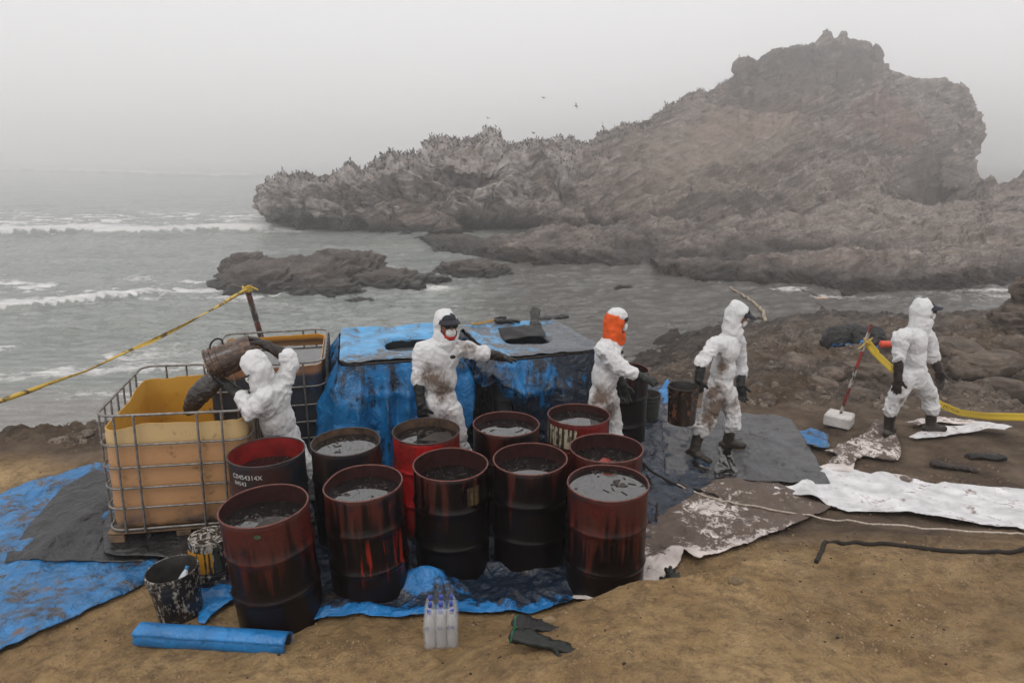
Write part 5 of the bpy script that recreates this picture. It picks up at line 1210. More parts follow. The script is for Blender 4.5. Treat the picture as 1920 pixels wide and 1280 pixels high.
def cord(name, label, cat, px, r_, mat, lift=.01, n=70, z=None):
    pts = [atz(x, y, 0) for x, y in px]
    for i, p in enumerate(pts):
        for _ in range(4): p = atz(px[i][0], px[i][1], gz(p.x, p.y))
        pts[i] = p
    k = np.linspace(0, len(pts) - 1, n); P = []
    for v in k:
        i = min(int(v), len(pts) - 2); f = v - i; a, b_ = pts[i], pts[i + 1]; p = a.lerp(b_, f); P.append(Vector((p.x, p.y + .006 * math.sin(v * 9), 0)))
    for _ in range(3): P = [P[0]] + [(P[i - 1] + P[i] * 2 + P[i + 1]) / 4 for i in range(1, n - 1)] + [P[-1]]
    zz = ground_h([p.x for p in P], [p.y for p in P])
    P = [Vector((p.x, p.y, float(z_) + lift)) for p, z_ in zip(P, zz)]
    return setp(G().tube(P, r_, 8).build(name, mat), label, cat)
cord('hose', 'dirty black hose lying bent on the sand at the right', 'hose', [(1530,1056),(1538,1040),(1546,1026),(1600,1021),(1680,1024),(1760,1034),(1840,1039),(1920,1037),(2080,1034)], .016, M_hose, .012)
cord('cord', 'thin pale cord running from the soaked mat to the right edge', 'cord', [(1265,915),(1340,945),(1400,957),(1470,970),(1560,985),(1650,996),(1740,1004),(1830,1010),(1920,1016),(2080,1022)], .008, M_rope, .055)
cord('rope', 'oily dark rope bundle between the last drum and the soaked mat', 'rope', [(1196,868),(1225,895),(1262,915),(1310,928),(1345,940)], .013, M_hose, .05, 40)
cord('rope', 'second oily rope strand, bent down beside the rim of the brimming drum', 'rope', [(1200,880),(1220,910),(1232,945),(1230,985)], .009, M_hose, .05, 40)

# heap of bags and cloth behind the post
hp = atz(1597, 652, -1.15); hz0 = gz(hp.x, hp.y); rr0 = random.Random(3)
for k, (dx, dy, rx, ry, rz_, lab) in enumerate([(-.30, .1, .28, .25, .26, 'round black bag at the left of the heap behind the post'), (.0, .2, .30, .25, .30, 'tallest black bag in the heap behind the post'), (.30, -.05, .34, .28, .24, 'grey black bag sagging over the blue cloth behind the post'), (.50, .25, .26, .20, .16, 'flat black bag at the right of the heap, behind the post top')]):
    g = G(); rx *= 1.2; ry *= 1.2; rz_ *= 1.35; g.ball((0, 0, rz_ * .7), (rx, ry, rz_), n=20, m=14); g.ball((rx * .3, 0, rz_ * 1.3), (rx * .4, ry * .5, rz_ * .45), n=12, m=8); V, N, F = remesh(g, .03, 2); V = wrinkle(V, N, .05, k + 3, .35)
    px_, py_ = hp.x + dx * 1.0, hp.y + dy
    setp(obj('black_bag', mesh_np('black_bag', V, F), M_black, None, (px_, py_, gz(px_, py_) - .04)), lab, 'bag', 'black bags heaped behind the post')
sheet('blue_cloth', 'blue cloth under the heap of black bags behind the post', 'cloth', [(hp.x - .62, hp.y - .35), (hp.x - .1, hp.y - .5), (hp.x + .9, hp.y - .4), (hp.x + 1.05, hp.y - .1), (hp.x + .6, hp.y + .4), (hp.x - .5, hp.y + .2)], M_roll, .06, .10, 61, .05, sc=2.0)
_D = next(d for d in np.arange(8, 26, .05) if at(1659, 652, d).z < gz(at(1659, 652, d).x, d)); bp = at(1659, 652, _D - .1); g = G(); g.tube([(-.17, 0, 0), (-.16, 0, 0), (-.13, 0, 0), (.13, 0, 0), (.16, 0, 0), (.19, 0, 0), (.20, 0, 0)], [.03, .08, .11, .11, .08, .035, .03], 18)
t = thing('buoy', 'orange red float lying on the rocks behind the rightmost worker', 'buoy', (bp.x, bp.y, bp.z + .07)); t.scale = (.62, .62, .62); g.build('float_body', simple('orange red float', (.62, .07, .03), .5, var=.15), t, sharp=50)
G().tube([(.20 + .03 * math.cos(a), 0, .03 * math.sin(a)) for a in np.linspace(0, 6.28, 14, endpoint=False)], .01, 6, closed=True).build('rope_eye', M_black, t)

# rocks and stones
def rock_mesh(dims, seed, sub=5, amp=.28, flat=.6, strata=1.0):
    bm = bmesh.new(); bmesh.ops.create_icosphere(bm, subdivisions=sub, radius=1.0); V = np.array([v.co[:] for v in bm.verts]); F = np.array([[v.index for v in f.verts] for f in bm.faces]); bm.free()
    S = np.sign(V) * np.abs(V) ** .62; V = S / np.linalg.norm(S, axis=1)[:, None] * (np.abs(S).max(1)[:, None] * .25 + .85); D = np.array(dims); P = V * D; N = V.copy()
    sc = 1.0 / max(.15, D.mean()); f1, f2, idh = cells(P * sc * 1.7 + .3 * xyz(pn(P * sc * 2, seed), pn(P * sc * 2, seed + 1), pn(P * sc * 2, seed + 2)), seed)
    a = R(18); Q = np.stack([P[:, 0] * math.cos(a) + P[:, 2] * math.sin(a), P[:, 1], -P[:, 0] * math.sin(a) + P[:, 2] * math.cos(a)], 1) * sc
    h = (idh - .5) * .55 * sstep(f2 - f1, 0, .12) - .22 * (1 - sstep(f2 - f1, 0, .08)) + strata * (ridged(Q * np.array([.8, .8, 4.2]), 3, .5, seed) - 1) * .22 + fbm(P * sc * 4, 4, .6, seed) * .16 + (ridged(Q * np.array([1.6, 1.6, 9.]), 3, .6, seed + 2) - 1) * .10
    V = P + N * (h * amp * D.mean())[:, None]; V[:, 2] = np.minimum(V[:, 2], D[2] * .8 + (V[:, 2] - D[2] * .8) * flat); return V, F
def mat_rock(name, base, wetz=None):
    b = MB(name); v = b.co('Pos'); n1 = b.noise(b.co('Pos', (1, 1, 2.5), (0, R(20), 0)), 1.6, 8, .66, .4); n2 = b.noise(v, 7, 7, .72)
    c = b.ramp(n1, [(.3, tuple(x * .35 for x in base)), (.5, base), (.72, tuple(x * 1.9 for x in base))]); c = b.mix(b.ramp(n2, [(.42, 0.0), (.62, .6)]), c, tuple(x * .35 for x in base))
    rg = .88
    if wetz is not None:
        w_ = b.math('ADD', b.mr(b.z('Pos'), WZ + wetz, WZ + wetz + .5, 1.0, 0.0), b.math('MULTIPLY', b.math('SUBTRACT', n2, .5), .6), True); c = b.mix(w_, c, (.014, .012, .011)); rg = b.math('SUBTRACT', .86, b.math('MULTIPLY', w_, .45))
    b.set(color=c, rough=rg, spec=.35); b.bump(n1, .7, .12); b.bump(n2, .6, .04); return b.m
M_rock_sea = mat_rock('wet sea rock', (.085, .068, .058), .12); M_rock_dry = mat_rock('brown shore rock', (.12, .092, .072)); M_stone = mat_rock('ochre stone', (.24, .17, .095))
def _x(): pass
def join_rock(name, label, pieces, mat, cat='rock', group=None):
    VV = []; FF = []; o = 0
    for (c, dims, seed, rz, rx) in pieces:
        V, F = rock_mesh(dims, seed, 5, .62, .5); M = np.array(Euler((rx, 0, rz)).to_matrix()); V = V @ M.T + np.array(c); VV.append(V); FF.append(F + o); o += len(V)
    V = np.concatenate(VV); c0 = V.mean(0); me = mesh_np(name, V - c0, np.concatenate(FF)); ob = obj(name, me, mat, None, tuple(c0)); return setp(ob, label, cat, group)
def wpt(px, py, dz=0): p = atz(px, py, WZ); return (p.x, p.y, WZ + dz)
join_rock('sea_rock', 'long dark rock ledge lying in the water left of the middle', [(wpt(500, 528, -.1), (2.3, 3.2, 1.15), 3, .1, .06), (wpt(590, 528, .0), (2.4, 3.6, 1.0), 5, -.1, .10), (wpt(620, 545, -.3), (1.6, 1.2, .75), 15, -.1, 0), (wpt(650, 510, .0), (2.2, 3.6, 1.15), 8, .3, 0), (wpt(720, 530, -.15), (2.4, 1.6, .75), 9, -.15, 0), (wpt(465, 512, .1), (1.2, 2.0, 1.1), 10, 0, 0), (wpt(790, 525, -.2), (1.5, 1.2, .5), 11, .1, 0)], M_rock_sea, group='rocks standing in the cove')
join_rock('sea_rock', 'low rounded rock in the cove right of the long ledge', [(wpt(885, 512, -.1), (1.7, 1.6, .85), 21, .05, 0), (wpt(920, 513, -.1), (1.1, 1.3, .7), 22, .2, 0), (wpt(855, 508, -.1), (1.2, 1.8, .6), 23, .2, 0)], M_rock_sea, group='rocks standing in the cove')
join_rock('sea_rock', 'tiny dark rock poking out of the water in the middle of the cove', [(wpt(1166, 540, -.12), (.42, .35, .30), 25, 0, 0), (wpt(1178, 539, -.12), (.25, .3, .24), 26, 0, 0)], M_rock_sea, group='rocks standing in the cove')
join_rock('sea_rock', 'barely awash rock tip in front of the long ledge', [(wpt(672, 561, -.2), (.7, .5, .28), 27, 0, 0)], M_rock_sea, group='rocks standing in the cove')
rp = at(1925, 600, 15.5)
join_rock('boulder', 'dark upright boulder at the right edge above the cove', [((rp.x, rp.y, rp.z - .25), (.85, .8, .65), 31, .1, 0), ((rp.x + .35, rp.y + .1, rp.z + .45), (.55, .6, .75), 32, .3, 0)], M_rock_dry)
gr = 'rocks lying on the shore behind the workers'
for k, (px, py, dx_, dy_, dz_, sd, lab) in enumerate([
    (1480, 730, .30, .26, .16, 41, 'cracked dark rock behind the far corner of the black plastic sheet'), (1425, 742, .32, .22, .14, 42, 'flat dark rock with a broken face left of the cracked rock'),
    (1540, 725, .26, .24, .20, 43, 'angular rock just left of the leaning red and white post'), (1610, 745, .30, .25, .20, 44, 'brown rock at the foot of the red and white post'),
    (1640, 700, .30, .26, .22, 45, 'striped rock between the post and the rightmost worker'), (1600, 690, .22, .2, .15, 46, 'pale ribbed rock right behind the red and white post'),
    (1500, 680, .34, .3, .16, 47, 'broad low rock between the bucket carrier and the post'), (1455, 700, .28, .2, .15, 48, 'split rock behind the legs of the bucket carrier'),
    (1810, 735, .34, .28, .2, 49, 'dark hollowed rock right of the rightmost worker'), (1880, 725, .34, .26, .2, 50, 'ledge shaped rock near the right edge above the tape'),
    (1850, 680, .55, .4, .2, 51, 'wide brown rock slab at the right above the tape'), (1800, 655, .5, .4, .22, 52, 'rounded rock to the right of the rightmost worker shoulder'),
    (1475, 633, .28, .16, .12, 53, 'small dark stone ridge on the flat shore behind the bucket carrier'), (1560, 700, .26, .2, .14, 54, 'small wedge rock left of the post at mid height')]):
    p = atz(px, py, -.4)
    for _ in range(6): p = atz(px, py, gz(p.x, p.y))
    V, F = rock_mesh((dx_ * 1.15, dy_, dz_), sd, 4, .34, .5); o = obj('rock', mesh_np('rock', V, F), M_rock_dry, None, (p.x, p.y, p.z - dz_ * .25)); o.rotation_euler = (0, .1, sd * 1.3); setp(o, lab, 'rock', gr)
for k, (px, py, s_, lab) in enumerate([(1212, 632+470, .04, 'x'), (1030, 1166, .045, 'small ochre stone on the crest of the bank beside the tarpaulin edge'), (1380, 1092, .05, 'rounded sandy stone on the bank crest right of the green glove cuff')]):
    if lab == 'x': continue
    p = atz(px, py, .2)
    for _ in range(6): p = atz(px, py, gz(p.x, p.y))
    V, F = rock_mesh((s_, s_ * .7, s_ * .5), 70 + k, 3, .3); setp(obj('stone', mesh_np('stone', V, F), M_stone, None, (p.x, p.y, p.z + s_ * .2)), lab, 'stone')
p = atz(1524, 805, 0); V, F = rock_mesh((.07, .05, .025), 88, 3, .4); setp(obj('stone', mesh_np('stone', V, F), M_black, None, (p.x, p.y, gz(p.x, p.y) + .02)), 'flat black stone on the sand left of the white post base', 'stone')
def stick(label, pts, r0, r1, mat, n=26):
    P = [Vector(p) for p in pts]; k = np.linspace(0, len(P) - 1, n); Q = []
    for i, v in enumerate(k):
        a = min(int(v), len(P) - 2); q = P[a].lerp(P[a + 1], v - a); Q.append(q + Vector((.03 * math.sin(i * 1.7), 0, .03 * math.cos(i * 2.3))))
    rr_ = [r0 + (r1 - r0) * i / (n - 1) + .012 * math.sin(i * 2.1) * (r0 / .05) * .5 for i in range(n)]
    return setp(G().tube(Q, rr_, 8).build('driftwood', mat), label, 'driftwood', 'driftwood floating in the cove')
M_drift = simple('pale driftwood', (.32, .25, .18), .8, var=.4, scale=5); M_drift2 = simple('dark driftwood', (.07, .055, .045), .8, var=.4, scale=5)
stick('long pale curved branch drifting behind the bucket carrier', [wpt(1368, 540, .03), wpt(1395, 556, .05), wpt(1415, 570, .04), wpt(1430, 585, .05), wpt(1436, 612, .08)], .045, .075, M_drift)
stick('dark wet branch drifting near the rocks behind the post', [wpt(1530, 567, .04), wpt(1545, 580, .05), wpt(1562, 598, .03)], .04, .05, M_drift2)
stick('thin dark branch drifting just above the plank', [wpt(1492, 540, .04), wpt(1510, 548, .05), wpt(1532, 556, .04)], .03, .045, M_drift2)
stick('short dark stick afloat left of the rightmost worker', [wpt(1670, 590, .03), wpt(1690, 592, .04), wpt(1708, 594, .02)], .04, .03, M_drift2)
pp = wpt(1540, 560, .03); o = G().box((0, 0, 0), (.55, .22, .06), rz=.15, bev=.015).build('plank', simple('raw plank', (.50, .33, .24), .8), None, pp, sharp=30); setp(o, 'pale pinkish plank afloat between two dark branches', 'plank')

# ================================================================== PEOPLE
def mat_suit():
    b = MB('white protective suit'); v = b.co('Pos'); d = b.att('dirt'); n = b.noise(v, 9, 7, .7, .6); n2 = b.noise(v, 38, 5, .7)
    f = b.math('ADD', b.math('MULTIPLY', b.math('SUBTRACT', n, .5), 1.7), b.math('ADD', b.math('MULTIPLY', b.math('SUBTRACT', n2, .5), .8), b.math('MULTIPLY', d, 1.0)))
    f = b.math('MULTIPLY', b.ramp(f, [(.42, 0.0), (.95, 1.0)]), b.mr(d, .02, .2)); soft = b.math('MULTIPLY', d, .30)
    c = b.mix(soft, (.60, .595, .60), (.36, .28, .21)); c = b.mix(b.math('MULTIPLY', f, .92), c, (.09, .052, .032))
    c = b.mix(b.ramp(b.noise(v, 2.2, 4), [(.55, 0.0), (.75, .22)]), c, (.68, .60, .60))
    b.set(color=c, rough=.72, spec=.3); cr = b.creases(b.co('Pos', (1, 1, .5)), 8, .3); cr2 = b.creases(b.co('Pos', (1, 1, .6)), 17, .15); b.bump(cr, .38, .014); b.bump(cr2, .15, .006); b.bump(b.noise(v, 30, 4, .6, 1.5), .25, .006); return b.m
M_suit = mat_suit()
M_skin = simple('skin', (.24, .12, .07), .55, var=.15); M_mask = simple('white dust mask', (.66, .65, .64), .8, var=.06)
M_glass = simple('dark lenses', (.008, .008, .009), .12, var=.1); M_capm = simple('navy cap', (.018, .018, .024), .8, var=.3)
M_orange = simple('orange hood cloth', (.62, .085, .012), .85, var=.35, scale=9); M_redcloth = simple('red cloth', (.42, .025, .015), .85, var=.3)
M_boot = simple('muddy rubber boot', (.030, .024, .019), .42, var=.7, scale=9); M_sole = simple('ochre boot sole', (.18, .115, .02), .6, var=.4, scale=20); M_soled = simple('dark boot sole', (.02, .018, .015), .7)
def frame(f):
    f = Vector(f).normalized(); r_ = f.cross(Vector((0, 0, 1))).normalized(); u = r_.cross(f); return f, r_, u
def person(label, J, face, body, dirt=(), hood=True, brim=True, shades=True, mask=True, gloves=(M_glove, M_glove), sole=(M_soled, M_soled), hands=((0,0,-1), (0,0,-1)), palms=((1,0,0), (1,0,0)), curls=(.5, .5), seed=1, toes=((1,0,0), (1,0,0)), red_chin=False, hs=1.0, strap=False, logo=None):
    J = {k: Vector(v) for k, v in J.items()}; base = Vector((J['pel'].x, J['pel'].y, min(J['raf'].z, J['laf'].z) - .09))
    t = thing('person', label, 'person', base); W_ = lambda V: [Vector(v) - base for v in V]
    bf, br, bu = frame(body); bu = (J['chest'] - J['pel']).normalized(); br = bf.cross(bu).normalized(); bf = bu.cross(br).normalized(); MBd = Matrix((br, bf, bu)).transposed()
    f, r_, u = frame(face); MH = Matrix((r_, f, u)).transposed(); hc = J['head']
    # --- the suit: one loose surface from neck to shins
    g = G(); pel, ch, nk = J['pel'], J['chest'], J['neck']
    g.ball(pel, (.162, .130, .17), MBd, 20, 12); g.ball(pel.lerp(ch, .5), (.158, .126, .20), MBd, 20, 12); g.ball(ch + bu * .02, (.178, .125, .19), MBd, 20, 12)
    g.ball(pel - bu * .09, (.158, .122, .12), MBd, 16, 10)
    g.limb(ch + bu * .08, nk, .13, .078, 16); g.limb(J['rsh'], J['lsh'], .076, .076, 14)
    for s_ in 'rl':
        sh, el, cf = J[s_ + 'sh'], J[s_ + 'el'], J[s_ + 'cf']
        g.limb(ch.lerp(sh, .6) + bu * .04, sh, .09, .078, 14); g.limb(sh, el, .074, .066, 14); g.limb(el, cf, .066, .064, 14)
        hp_, kn, lg = J[s_ + 'hp'], J[s_ + 'kn'], J[s_ + 'lg']
        g.limb(hp_, kn, .105, .083, 16); g.limb(kn, lg, .083, .084, 16)
    V, N, F = remesh(g, .0135, 5)
    jn = [J[k] for k in ('rel', 'lel', 'rkn', 'lkn', 'rsh', 'lsh', 'pel', 'rlg', 'llg')]
    w_ = .45 + np.clip(sum(np.exp(-(((V - np.array(j)) ** 2).sum(1)) / .018) for j in jn), 0, 1) * .9
    wv = .9 * xyz(pn(V * 4, seed), pn(V * 4, seed + 1), pn(V * 4, seed + 2)) * .6
    h = np.clip(1 - np.abs(pn(V * np.array([5.5, 5.5, 7.0]) + wv, seed + 5)) * 3.4, 0, 1) ** 1.3 * .017 + np.clip(1 - np.abs(pn(V * np.array([13, 13, 20.]) + wv * 2, seed + 7)) * 3.0, 0, 1) * .010 + pn(V * 5, seed + 9) * .010
    f1, f2, _ = cells(V * np.array([7.5, 7.5, 3.6]) + wv * 1.2, seed); g1, g2, _ = cells(V * 15 + wv * 2, seed + 3)
    h = h * .8 + .012 * np.clip(1 - (f2 - f1) / .30, 0, 1) + .003 * np.clip(1 - (g2 - g1) / .35, 0, 1)
    V = V + N * ((h - .010) * w_)[:, None]
    dd = np.zeros(len(V))
    for (p, r0, k) in dirt: dd = np.maximum(dd, k * np.exp(-(((V - np.array(p)) ** 2).sum(1)) / r0 ** 2))
    me = mesh_np('suit', V - np.array(base), F); attr(me, 'dirt', dd); obj('coverall', me, M_suit, t)
    # --- one continuous body inside
    g = G(); g.ball(hc, (.074, .092, .112), MH, 20, 14); g.ball(hc + f * .035 - u * .055, (.052, .055, .060), MH, 14, 10); g.limb(hc + f * .085 + u * .015, hc + f * .108 - u * .022, .010, .017, 8)
    for q in (-1, 1): g.ball(hc + r_ * q * .076 - u * .005, (.012, .022, .032), MH, 8, 6); g.ball(hc + f * .080 + r_ * q * .030 + u * .040, (.026, .012, .010), MH, 8, 6)
    g.ball(hc + f * .088 - u * .055, (.026, .012, .008), MH, 8, 6); g.limb(hc - u * .05 - f * .01, nk - bu * .04, .055, .062, 12)
    g.limb(nk - bu * .15 - bf * .01, pel, .085, .09, 14)
    for s_ in 'rl':
        g.limb(J[s_ + 'sh'], J[s_ + 'el'], .044, .036, 10); g.limb(J[s_ + 'el'], J[s_ + 'wr'], .036, .026, 10); g.limb(ch, J[s_ + 'sh'], .062, .048, 10)
        g.limb(J[s_ + 'hp'], J[s_ + 'kn'], .070, .050, 12); g.limb(J[s_ + 'kn'], J[s_ + 'af'], .055, .036, 12); g.limb(pel, J[s_ + 'hp'], .085, .07, 10)
    V, N, F = remesh(g, .011, 2); obj('body', mesh_np('body', V - np.array(base), F), M_skin, t)
    # --- hood
    if hood:
        g = G(); g.ball(hc - f * .028 + u * .010, (.100 * hs, .114 * hs, .132 * hs), MH, 22, 14); g.ball(hc - f * .05 + u * .06, (.085, .09, .085), MH, 14, 10); g.limb(hc - u * .04 - f * .03, nk - bu * .03 - f * .01, .100, .098, 16); g.limb(hc - u * .09 + f * .02, nk + bf * .02 - bu * .04, .088, .09, 14)
        V, N, F = remesh(g, .011, 4); V = V + N * (np.clip(1 - np.abs(pn(V * np.array([9, 9, 9.]), seed + 3)) * 2.6, 0, 1) * .012 - .003)[:, None]
        Q = (V - np.array(hc)) @ np.array(MH); op = (Q[:, 1] > .030) & ((Q[:, 0] / .082) ** 2 + ((Q[:, 2] + .012) / .106) ** 2 < 1)
        F = [q for q in F if sum(op[i] for i in q) < 3]
        Qf = Q.copy(); me = mesh_np('hood', V - np.array(base), F); attr(me, 'dirt', np.clip(dd.max() * 0 + .05 * pn(V * 4, 3), 0, 1) if True else None)
        o = obj('hood', me, M_suit, t); o.modifiers.new('t', 'SOLIDIFY').thickness = -.003
    if shades:
        g = G()
        for q in (-1, 1): g.ball(hc + f * .096 + r_ * q * .033 + u * .018, (.032, .014, .022), MH, 12, 8); g.tube([hc + f * .09 + r_ * q * .06 + u * .022, hc + r_ * q * .084 + u * .02], .005, 6)
        g.limb(hc + f * .102 - r_ * .008 + u * .022, hc + f * .102 + r_ * .008 + u * .022, .006, .006, 6); G.build(g, 'sunglasses', M_glass, t, tuple(-base))
    if mask:
        g = G(); g.ball(hc + f * .080 - u * .045, (.050, .040, .046), MH, 16, 10); g.ball(hc + f * .100 - u * .030, (.020, .024, .030), MH, 12, 8); V, N, F = remesh(g, .008, 2)
        mo = obj('dust_mask', mesh_np('mask', V - np.array(base), F), M_mask, t)
        gg = G()
        for q in (-1, 1): gg.tube([hc + f * .08 + r_ * q * .048 - u * .04, hc + f * .03 + r_ * q * .078 - u * .03, hc + r_ * q * .082 - u * .01], .003, 5)
        obj('mask_strap', mesh_np('strap', [Vector(v) - base for v in gg.v], gg.f), M_redcloth, t)
    if brim:
        V = []; 
        for j in range(5):
            for i in range(15):
                a = math.pi * (i / 14); rad = .072 + .078 * j / 4; V.append(hc + r_ * math.cos(a) * (.078 + .004 * j) + f * (.030 + math.sin(a) * (rad)) + u * (.070 - .012 * (math.cos(a) ** 2) * j / 2 - .012 * j / 4 * 1.2) - base)
        o = obj('cap_brim', mesh_np('brim', V, grid_faces(5, 15)), M_capm, t); o.modifiers.new('t', 'SOLIDIFY').thickness = .005
        g = G(); g.ball(hc + u * .052 + f * .004, (.083, .094, .074), MH, 18, 12); obj('cap', mesh_np('cap', W_(g.v), g.f), M_capm, t)
    if red_chin:
        g = G(); g.ball(hc + f * .060 - u * .088, (.062, .050, .040), MH, 14, 10); V, N, F = remesh(g, .01, 1); obj('chin_cloth', mesh_np('chin', V - np.array(base), F), M_redcloth, t)
    if strap:
        P = [hc + f * .055 * math.cos(a) * 1.0 + Vector((0, 0, 0)) + r_ * .118 * math.sin(a) + f * .03 + u * (-.015 + .01 * math.cos(a)) + f * .045 * math.cos(a) for a in np.linspace(-1.9, 1.9, 20)]
        obj('goggle_strap', (lambda g_: mesh_np('s', W_(g_.v), g_.f))(G().tube(P, .007, 6)), M_black, t)
    # --- gloves and boots
    for i, s_ in enumerate('rl'):
        g = G(); cf, wr = J[s_ + 'cf'], J[s_ + 'wr']; up = (J[s_ + 'el'] - wr).normalized(); st = cf - (cf - wr).normalized() * .015
        g.limb(st, wr, .051, .040, 14); hand_shape(g, wr, hands[i], palms[i], 1 if s_ == 'r' else -1, 1.06, curls[i], .14, 1.08)
        V, N, F = remesh(g, .0062, 3); V = wrinkle(V, N, .006, seed + i, 1.3); obj('glove', mesh_np('glove', V - np.array(base), F), gloves[i], t)
        g = G(); af, lg = J[s_ + 'af'], J[s_ + 'lg']; td = Vector(toes[i]).normalized(); bt = lg + (lg - af).normalized() * .03
        g.limb(bt, af, .062, .054, 14); ft = af - Vector((0, 0, .045)); g.limb(ft - td * .045, ft + td * .155, .050, .046, 14, sq=.85, up=(0, 0, 1)); g.ball(ft + td * .06 + Vector((0, 0, .02)), (.06, .06, .045)); 
        V, N, F = remesh(g, .010, 3); zmin = af.z - .085 + 0; cut_ = V[:, 2] < zmin; V[cut_, 2] = zmin; V = wrinkle(V, N, .005, seed + i + 5, .9)
        bo_ = obj('boot', mesh_np('boot', V - np.array(base), F), M_boot, t)
        sd = td.cross(Vector((0, 0, 1))).normalized(); P = []
        for a in np.linspace(0, 2 * math.pi, 20, endpoint=False):
            x = math.cos(a); wd = .052 * (1 + .12 * x); P.append(Vector((ft.x, ft.y, 0)) + td * (.055 + .150 * x) + sd * wd * math.sin(a))
        zz = zmin - .022; g = G(); g.add([Vector((p.x, p.y, zz)) - base for p in P] + [Vector((p.x, p.y, zz + .028)) - base for p in P], [tuple(range(19, -1, -1)), tuple(range(20, 40))] + [(k, (k + 1) % 20, 20 + (k + 1) % 20, 20 + k) for k in range(20)])
        g.build('boot_sole', sole[i], bo_, sharp=30)
    if logo is not None:
        g = G(); lp = Vector(logo); g.ball((0, 0, 0), (.028, .016, .018), MBd, 10, 6); g.build('suit_logo', M_ink, t, tuple(lp - base))
    return t
A = at
# worker pouring the bucket
W1 = dict(head=A(477,692,5.36), neck=A(492,722,5.38), chest=A(510,752,5.42), pel=A(530,822,5.50), rsh=A(526,725,5.5), rel=A(546,684,5.55), rcf=A(538,667,5.57), rwr=A(496,646,5.62),
          lsh=A(492,748,5.26), lel=A(470,772,5.22), lcf=A(455,745,5.28), lwr=A(428,722,5.42), rhp=A(548,838,5.5), lhp=A(508,838,5.46), rkn=A(575,880,5.42), lkn=A(500,900,5.48), rlg=A(592,920,5.38), llg=A(500,940,5.48), raf=A(602,955,5.36), laf=A(500,968,5.48))
W1['raf'].z = .10; W1['laf'].z = .10
person('worker in white suit bending to pour oil from a raised bucket', W1, (-.80, .10, -.55), (-.85, .5, 0), hood=True, brim=False, shades=False, mask=True, strap=True, gloves=(M_glove_br, M_glove), hands=(A(462,630,5.66) - A(492,648,5.62), A(402,704,5.52) - A(428,722,5.42)), palms=((-.4,-.2,-1), (-.2,.6,1)), curls=(.45, .35), seed=11, toes=((-.3,.8,0), (-.5,.8,0)), dirt=[(A(500,800,5.3), .20, .6), (A(560,812,5.3), .16, .6), (A(470,760,5.1), .1, .5)])
# the tipped bucket and the oil leaving it
bm0, bm1 = A(476,652,5.62), A(392,687,5.50); axv = (bm1 - bm0); Lb = axv.length
tb = thing('bucket', 'scratched brown bucket tipped over the amber tank by the bending worker', 'bucket', bm0, group='plastic buckets'); tb.rotation_euler = axv.to_track_quat('Z', 'Y').to_euler()
M_b_scr = mat_bucket('scratched brown plastic', (.15, .085, .050), (.040, .022, .014), .45, 12)
fz = lambda z: .125 + (.142 - .125) * z / Lb
prof = [(.001, .002), (.122, 0), (.126, .006), (fz(.1), .1), (fz(.2), .2)]
for zb in (Lb - .10, Lb - .05, Lb - .01): prof += [(fz(zb), zb - .012), (fz(zb) + .009, zb - .008), (fz(zb) + .009, zb + .003), (fz(zb), zb + .006)]
G().lathe(prof, 36).build('shell', M_b_scr, tb, sharp=35); G().lathe([(fz(Lb), Lb - .004), (fz(Lb) - .007, Lb - .01), (.119, .012), (.001, .010)], 36).build('inside', M_b_in, tb, sharp=50)
P = []
for i in range(19):
    a = math.pi * i / 18; P.append((math.cos(a) * .155 * -1, math.sin(a) * .0, 0))
upl = (tb.rotation_euler.to_matrix().transposed() @ Vector((0, 0, 1))).normalized()
sdl = Vector((0, 0, 1)).cross(upl).normalized(); c0 = Vector((0, 0, Lb - .08))
P = [c0 + sdl * .155 * math.cos(a) + (upl * .85 + Vector((0, 0, -.1))) * (.02 + .13 * math.sin(a)) + upl * .06 for a in np.linspace(.0, math.pi, 18)]
P = [c0 + upl * .150 + (upl * math.sin(a) * .055 + Vector((0, 0, 1)) * (math.cos(a) * .055)) for a in np.linspace(-.2, math.pi + .2, 14)]
G().tube(P, .008, 6).build('handle', M_black, tb)
to = [A(404,706,5.52), A(398,716,5.50), A(385,728,5.48), A(371,742,5.47), A(361,757,5.47), A(354,770,5.47), A(352,777,5.47)]
g = G(); g.tube(to, [.07, .080, .088, .086, .072, .048, .018], 20, flat=.55, up=(0, -1, 0)); V, N, F = remesh(g, .009, 3); V = V + N * (ridged(V * np.array([16, 8, 16.]), 3, .5, 3) * .006)[:, None]
b = MB('pouring oil'); b.set(color=(.012, .008, .006), rough=.22, ior=1.6); b.bump(b.noise(b.co('Object', (1, 1, 1)), 22, 5, .65, 1.0), .5, .02)
setp(obj('oil_pour', mesh_np('oil_pour', V - np.array(to[0]), F), b.m, None, tuple(to[0])), 'thick tongue of black oil falling from the tipped bucket', 'oil')
